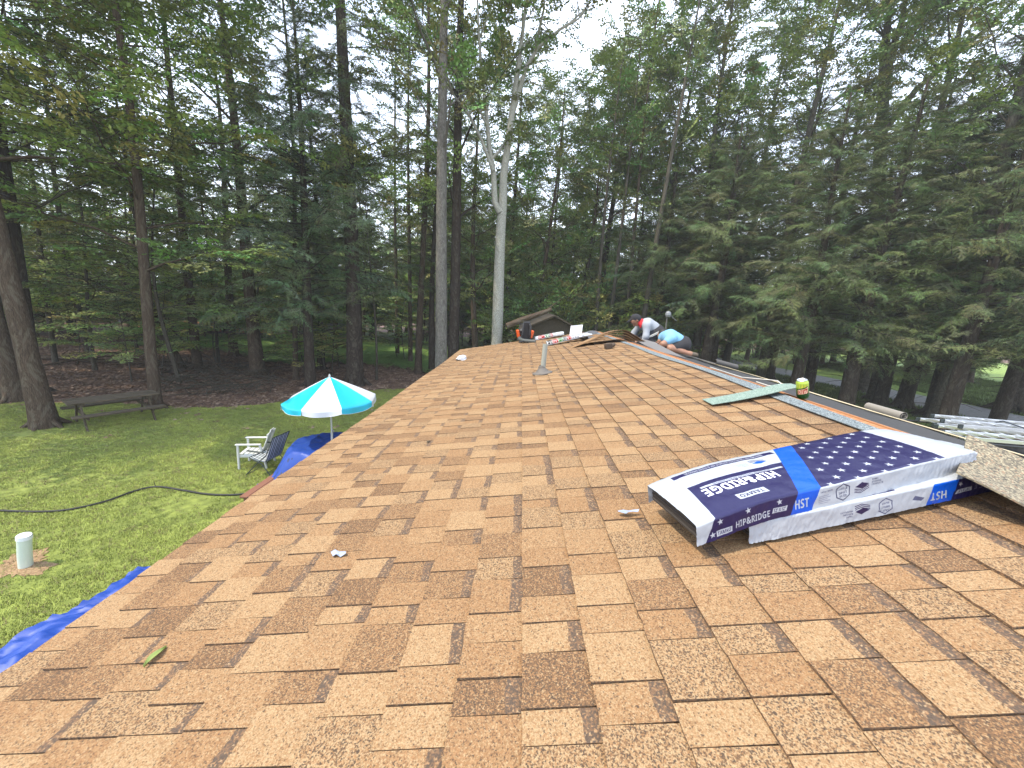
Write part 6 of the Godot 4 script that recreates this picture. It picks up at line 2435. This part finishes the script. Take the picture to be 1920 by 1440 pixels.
func build_ladders() -> void:
	# a dark pickup below the far eave, a ladder rack over its bed
	var T := Vector3(9.1, 0, -8.4)
	var turn := Basis(Vector3.UP, deg_to_rad(-6))
	var o := thing("pickup_truck", "dark pickup truck with a ladder rack parked below the far eave", "truck", T, turn)
	var paint := mat(0.022, 0.022, 0.027, 0.25)
	paint.clearcoat_enabled = true
	var mb := MB.new()
	# side profile swept across the width
	var prof := [Vector2(0.0, 0.45), Vector2(0.0, 1.05), Vector2(2.0, 1.08), Vector2(2.05, 1.10), Vector2(2.30, 1.62), Vector2(2.55, 1.68), Vector2(3.55, 1.68), Vector2(3.85, 1.60), Vector2(4.35, 1.12), Vector2(5.5, 1.0), Vector2(5.62, 0.80), Vector2(5.62, 0.45)]
	var W := 0.92
	for i in prof.size():
		var a: Vector2 = prof[i]
		var b: Vector2 = prof[(i + 1) % prof.size()]
		mb.quad(Vector3(a.x, a.y, W), Vector3(b.x, b.y, W), Vector3(b.x, b.y, -W), Vector3(a.x, a.y, -W))
	for s in [1.0, -1.0]:
		var idx := Geometry2D.triangulate_polygon(PackedVector2Array(prof))
		for i in range(0, idx.size(), 3):
			var a := Vector3(prof[idx[i]].x, prof[idx[i]].y, W * s)
			var b := Vector3(prof[idx[i + 1]].x, prof[idx[i + 1]].y, W * s)
			var c := Vector3(prof[idx[i + 2]].x, prof[idx[i + 2]].y, W * s)
			if (b - a).cross(c - a).z * s < 0:
				mb.tri(a, c, b)
			else:
				mb.tri(a, b, c)
	put(mb, "body", paint, o)
	var glass := mat(0.02, 0.025, 0.03, 0.08)
	for s in [1.0, -1.0]:
		mb = MB.new()
		mb.box(bx(2.72, 1.36, 0.925 * s), Vector3(0.62, 0.40, 0.012), 0.004)
		put(mb, "window", glass, o)
		mb = MB.new()
		mb.box(bx(3.42, 1.36, 0.925 * s), Vector3(0.66, 0.40, 0.012), 0.004)
		put(mb, "window", glass, o)
		for x in [0.95, 4.65]:
			mb = MB.new()
			mb.lathe(Transform3D(Basis(Vector3.RIGHT, PI * 0.5 * s), Vector3(x, 0.37, 0.72 * s)), [Vector2(0.20, 0.0), Vector2(0.36, 0.0), Vector2(0.37, 0.03), Vector2(0.37, 0.20), Vector2(0.35, 0.225), Vector2(0.21, 0.225), Vector2(0.20, 0.19)], 26)
			var wh := put(mb, "wheel", M.black_rubber, o)
			mb = MB.new()
			mb.lathe(Transform3D(Basis(Vector3.RIGHT, PI * 0.5 * s), Vector3(x, 0.37, 0.72 * s)), [Vector2(0.205, 0.14), Vector2(0.205, 0.205), Vector2(0.06, 0.195), Vector2(0.0, 0.205)], 20)
			put(mb, "rim", M.steel, wh)
		mb = MB.new()
		mb.box(bx(5.60, 0.85, 0.70 * s), Vector3(0.06, 0.16, 0.34), 0.02)
		put(mb, "headlight", M.white_plastic, o)
		mb = MB.new()
		mb.box(bx(0.0, 0.86, 0.80 * s), Vector3(0.05, 0.26, 0.14), 0.015)
		put(mb, "tail_light", mat(0.35, 0.01, 0.01, 0.3), o)
	mb = MB.new()
	for x in [0.15, 1.95, 3.5]:
		for s in [1.0, -1.0]:
			mb.tube([Vector3(x, 1.05 if x < 3.0 else 1.66, 0.85 * s), Vector3(x, 1.80, 0.80 * s)], [0.022, 0.022], 8)
		mb.tube([Vector3(x, 1.80, -0.92), Vector3(x, 1.80, 0.92)], [0.024, 0.024], 8)
	for s in [1.0, -1.0]:
		mb.tube([Vector3(-0.1, 1.815, 0.82 * s), Vector3(4.3, 1.815, 0.82 * s)], [0.022, 0.022], 8)
	put(mb, "ladder_rack", M.black_plastic, o)
	mb = MB.new()
	mb.box(bx(1.0, 1.10, 0.0), Vector3(1.5, 0.12, 1.2), 0.03)
	put(mb, "bed_cover", mat(0.16, 0.02, 0.022, 0.7), o)
	var base := Transform3D(turn, T)
	ladder("aluminium ladder on the near side of the truck rack", base * Vector3(-0.05, 1.90, 0.62), turn * Basis(Vector3.UP, 0.03), 4.6, 0.40)
	ladder("aluminium ladder lying in the middle of the truck rack", base * Vector3(0.25, 1.90, 0.12), turn * Basis(Vector3.UP, -0.02), 4.8, 0.42)
	ladder("aluminium ladder on the far side of the truck rack", base * Vector3(0.35, 1.90, -0.45), turn, 4.8, 0.42)
	ladder("aluminium ladder stacked on top over the middle ladder", base * Vector3(0.55, 1.985, -0.10), turn * Basis(Vector3.UP, 0.03), 4.4, 0.40)
	ladder("aluminium ladder stacked on top over the far ladder", base * Vector3(0.75, 1.985, -0.60), turn * Basis(Vector3.UP, -0.02), 4.2, 0.40)
	# strap over the ladders
	mb = MB.new()
	mb.tube([base * Vector3(1.55, 1.86, 0.9), base * Vector3(1.75, 2.03, 0.45), base * Vector3(1.95, 2.05, -0.5), base * Vector3(2.0, 1.85, -0.92)], [0.014, 0.014, 0.014, 0.014], 6)
	tag(put(mb, "tie_strap", mat(0.02, 0.03, 0.05, 0.8)), "dark tie strap pulled across the ladders", "strap")

func build_far_things() -> void:
	var mb: MB
	var o: Node3D
	# lamp on a post past the far slope
	var lp := at_z(1253, 588, -12.5)
	o = thing("yard_lamp", "small round grey lamp head on a thin post behind the workers", "lamp", Vector3(lp.x, 0, lp.z))
	mb = MB.new()
	mb.tube([Vector3(0, 0, 0), Vector3(-0.02, lp.y - 0.08, 0)], [0.03, 0.022], 8)
	put(mb, "post", mat(0.10, 0.095, 0.085, 0.8), o)
	mb = MB.new()
	mb.lathe(Transform3D(Basis(), Vector3(0, lp.y - 0.10, 0)), [Vector2(0.03, -0.02), Vector2(0.075, 0.0), Vector2(0.095, 0.06), Vector2(0.085, 0.12), Vector2(0.05, 0.165), Vector2(0.0, 0.18)], 18)
	put(mb, "lamp_head", mat(0.18, 0.19, 0.20, 0.4), o)
	mb = MB.new()
	mb.tube([Vector3(0, lp.y, 0), Vector3(0.16, lp.y - 0.12, 0.0), Vector3(0.30, lp.y - 0.22, 0.0)], [0.012, 0.012, 0.012], 6)
	put(mb, "bracket", mat(0.12, 0.12, 0.12, 0.7), o)
	# brown roofed outbuilding beyond the end of the house
	var apex := at_z(1040, 592, -14.0)
	var le := at_z(966, 628, -14.0)
	var re := at_z(1110, 622, -14.0)
	o = thing("outbuilding", "low outbuilding with a plain brown gable roof beyond the blower", "shed")
	var half := 1.25
	for s in [-1.0, 1.0]:
		var e := Vector3(apex.x + half * s, apex.y - half * 0.48, apex.z)
		mb = MB.new()
		var dn := Vector3(0, 0, -5.0)
		var nn: Vector3 = (e - apex).cross(dn).normalized()
		if nn.y < 0:
			nn = -nn
		mb.box(Transform3D(Basis((e - apex).normalized(), nn, (e - apex).normalized().cross(nn)), (apex + e) * 0.5 + dn * 0.5), Vector3((e - apex).length(), 0.06, 5.3), 0.004)
		put(mb, "roof", M.old_granule, o)
	mb = MB.new()
	var wb: float = apex.y - half * 0.48
	var front := [Vector3(apex.x - half + 0.2, 0, apex.z - 0.02), Vector3(apex.x + half - 0.2, 0, apex.z - 0.02), Vector3(apex.x + half - 0.2, wb + 0.06, apex.z - 0.02), Vector3(apex.x, apex.y - 0.05, apex.z - 0.02), Vector3(apex.x - half + 0.2, wb + 0.06, apex.z - 0.02)]
	for i in range(1, 4):
		mb.tri(front[0], front[i], front[i + 1])
	put(mb, "gable_wall", M.old_granule, o)
	for s in [-1.0, 1.0]:
		mb = MB.new()
		mb.box(bx(apex.x + (half - 0.25) * s, wb * 0.5, apex.z - 2.5), Vector3(0.1, wb, 4.9), 0.003)
		put(mb, "wall", mat(0.16, 0.13, 0.095, 0.9), o)
	# fallen trunk leaning over it
	mb = MB.new()
	var a := at_z(950, 612, -13.2)
	var b := at_z(1034, 580, -13.6)
	mb.tube([a, a.lerp(b, 0.35) + Vector3(0, 0.02, 0), a.lerp(b, 0.7), b], [0.11, 0.10, 0.085, 0.07], 9, 0.6)
	mb.tube([a.lerp(b, 0.8), a.lerp(b, 1.2) + Vector3(0.1, 0.3, 0)], [0.03, 0.008], 5)
	tag(put(mb, "fallen_tree", M.bark_brown), "broken dark tree trunk leaning against the brown outbuilding roof", "trunk")
	# neighbour's house far beyond the lawn
	var tan := mat(0.36, 0.25, 0.13, 0.8)
	var trim := mat(0.72, 0.72, 0.68, 0.6)
	o = thing("neighbour_house", "tan house with a white roof edge and open porch far beyond the lawn", "house", Vector3(-44.0, 0, -42.0), Basis(Vector3.UP, deg_to_rad(42)))
	mb = MB.new()
	mb.box(bx(0, 1.25, 0), Vector3(15.0, 2.5, 7.0), 0.02)
	put(mb, "wall", tan, o)
	mb = MB.new()
	for s in [-1.0, 1.0]:
		mb.box(Transform3D(Basis(Vector3.RIGHT, 0.36 * s), Vector3(0, 3.25, 2.2 * s)), Vector3(16.4, 0.12, 4.9), 0.01)
	put(mb, "roof", mat(0.14, 0.13, 0.125, 0.9), o)
	mb = MB.new()
	mb.box(bx(0, 2.46, 4.42), Vector3(16.5, 0.22, 0.06), 0.01)
	put(mb, "fascia", trim, o)
	for k in 5:
		mb = MB.new()
		mb.box(bx(-7.0 + 3.5 * k, 1.2, 4.2), Vector3(0.14, 2.4, 0.14), 0.01)
		put(mb, "porch_post", trim, o)
	for k in 4:
		mb = MB.new()
		mb.box(bx(-5.4 + 3.5 * k, 1.45, 3.52), Vector3(1.3, 1.1, 0.06), 0.01)
		var wn := put(mb, "window", trim, o)
		mb = MB.new()
		mb.box(bx(-5.4 + 3.5 * k, 1.45, 3.55), Vector3(1.14, 0.94, 0.03), 0.004)
		put(mb, "pane", mat(0.03, 0.04, 0.05, 0.1), wn)
	o = thing("neighbour_house", "white walled house showing between trunks beyond the clay bank", "house", Vector3(-33.0, 0, -50.0), Basis(Vector3.UP, deg_to_rad(25)))
	mb = MB.new()
	mb.box(bx(0, 1.9, 0), Vector3(9.0, 3.8, 6.0), 0.02)
	put(mb, "wall", trim, o)
	mb = MB.new()
	for s in [-1.0, 1.0]:
		mb.box(Transform3D(Basis(Vector3.RIGHT, 0.45 * s), Vector3(0, 4.5, 1.75 * s)), Vector3(10.0, 0.12, 4.2), 0.01)
	put(mb, "roof", mat(0.20, 0.14, 0.11, 0.9), o)
	for k in 3:
		mb = MB.new()
		mb.box(bx(-2.8 + 2.8 * k, 2.2, 3.02), Vector3(1.0, 1.3, 0.05), 0.01)
		put(mb, "window", mat(0.05, 0.06, 0.07, 0.15), o)
	# clay bank
	var g := []
	var fn := FastNoiseLite.new()
	fn.frequency = 0.25
	for i in 24:
		var row := []
		for j in 24:
			var x := lerpf(-38.0, -25.0, i / 23.0)
			var z := lerpf(-44.0, -36.0, j / 23.0)
			var h := 0.9 * maxf(0.0, 1.0 - pow((x + 31.5) / 6.3, 2.0)) * maxf(0.0, 1.0 - pow((z + 40.0) / 3.8, 2.0))
			row.append(Vector3(x, -0.02 + h * (1.0 + fn.get_noise_2d(x, z)), z))
		g.append(row)
	mb = MB.new()
	mb.sheet(g, 0.0)
	tag(put(mb, "clay_bank", textured(mottled(256, 48, [150, 92, 58], [186, 124, 84], 0.05, 0.2), 0.4, 1.0)), "bare orange clay bank beyond the trunks", "clay bank")
	# trampoline
	o = thing("trampoline", "low dark round trampoline before the clay bank", "trampoline", Vector3(-28.6, 0, -33.8))
	mb = MB.new()
	mb.lathe(bx(0, 0.62, 0), [Vector2(0.0, 0.0), Vector2(1.5, 0.0), Vector2(1.52, 0.04), Vector2(1.8, 0.05), Vector2(1.84, 0.0), Vector2(1.8, -0.05), Vector2(0.0, -0.02)], 34)
	put(mb, "mat", mat(0.012, 0.028, 0.026, 0.6), o)
	for k in 6:
		mb = MB.new()
		var an := TAU * k / 6.0
		mb.tube([Vector3(cos(an) * 1.75, 0.6, sin(an) * 1.75), Vector3(cos(an) * 1.78, 0.0, sin(an) * 1.78)], [0.03, 0.03], 6)
		put(mb, "leg", M.dark_metal, o)
	# pale shed behind the hemlock
	o = thing("garden_shed", "pale grey garden shed half hidden behind the great hemlock", "shed", Vector3(-18.6, 0, -38.5), Basis(Vector3.UP, 0.35))
	mb = MB.new()
	mb.box(bx(0, 1.1, 0), Vector3(3.6, 2.2, 2.6), 0.01)
	put(mb, "wall", mat(0.34, 0.34, 0.31, 0.85), o)
	mb = MB.new()
	for s in [-1.0, 1.0]:
		mb.box(Transform3D(Basis(Vector3.RIGHT, 0.5 * s), Vector3(0, 2.55, 0.78 * s)), Vector3(4.0, 0.08, 1.9), 0.01)
	put(mb, "roof", mat(0.17, 0.16, 0.15, 0.9), o)
	mb = MB.new()
	mb.box(bx(0.5, 0.95, 1.32), Vector3(0.9, 1.8, 0.05), 0.01)
	var dr := put(mb, "door", mat(0.22, 0.22, 0.20, 0.8), o)
	mb = MB.new()
	mb.box(bx(0.85, 0.95, 1.37), Vector3(0.04, 0.12, 0.05), 0.01)
	put(mb, "handle", M.dark_metal, dr)
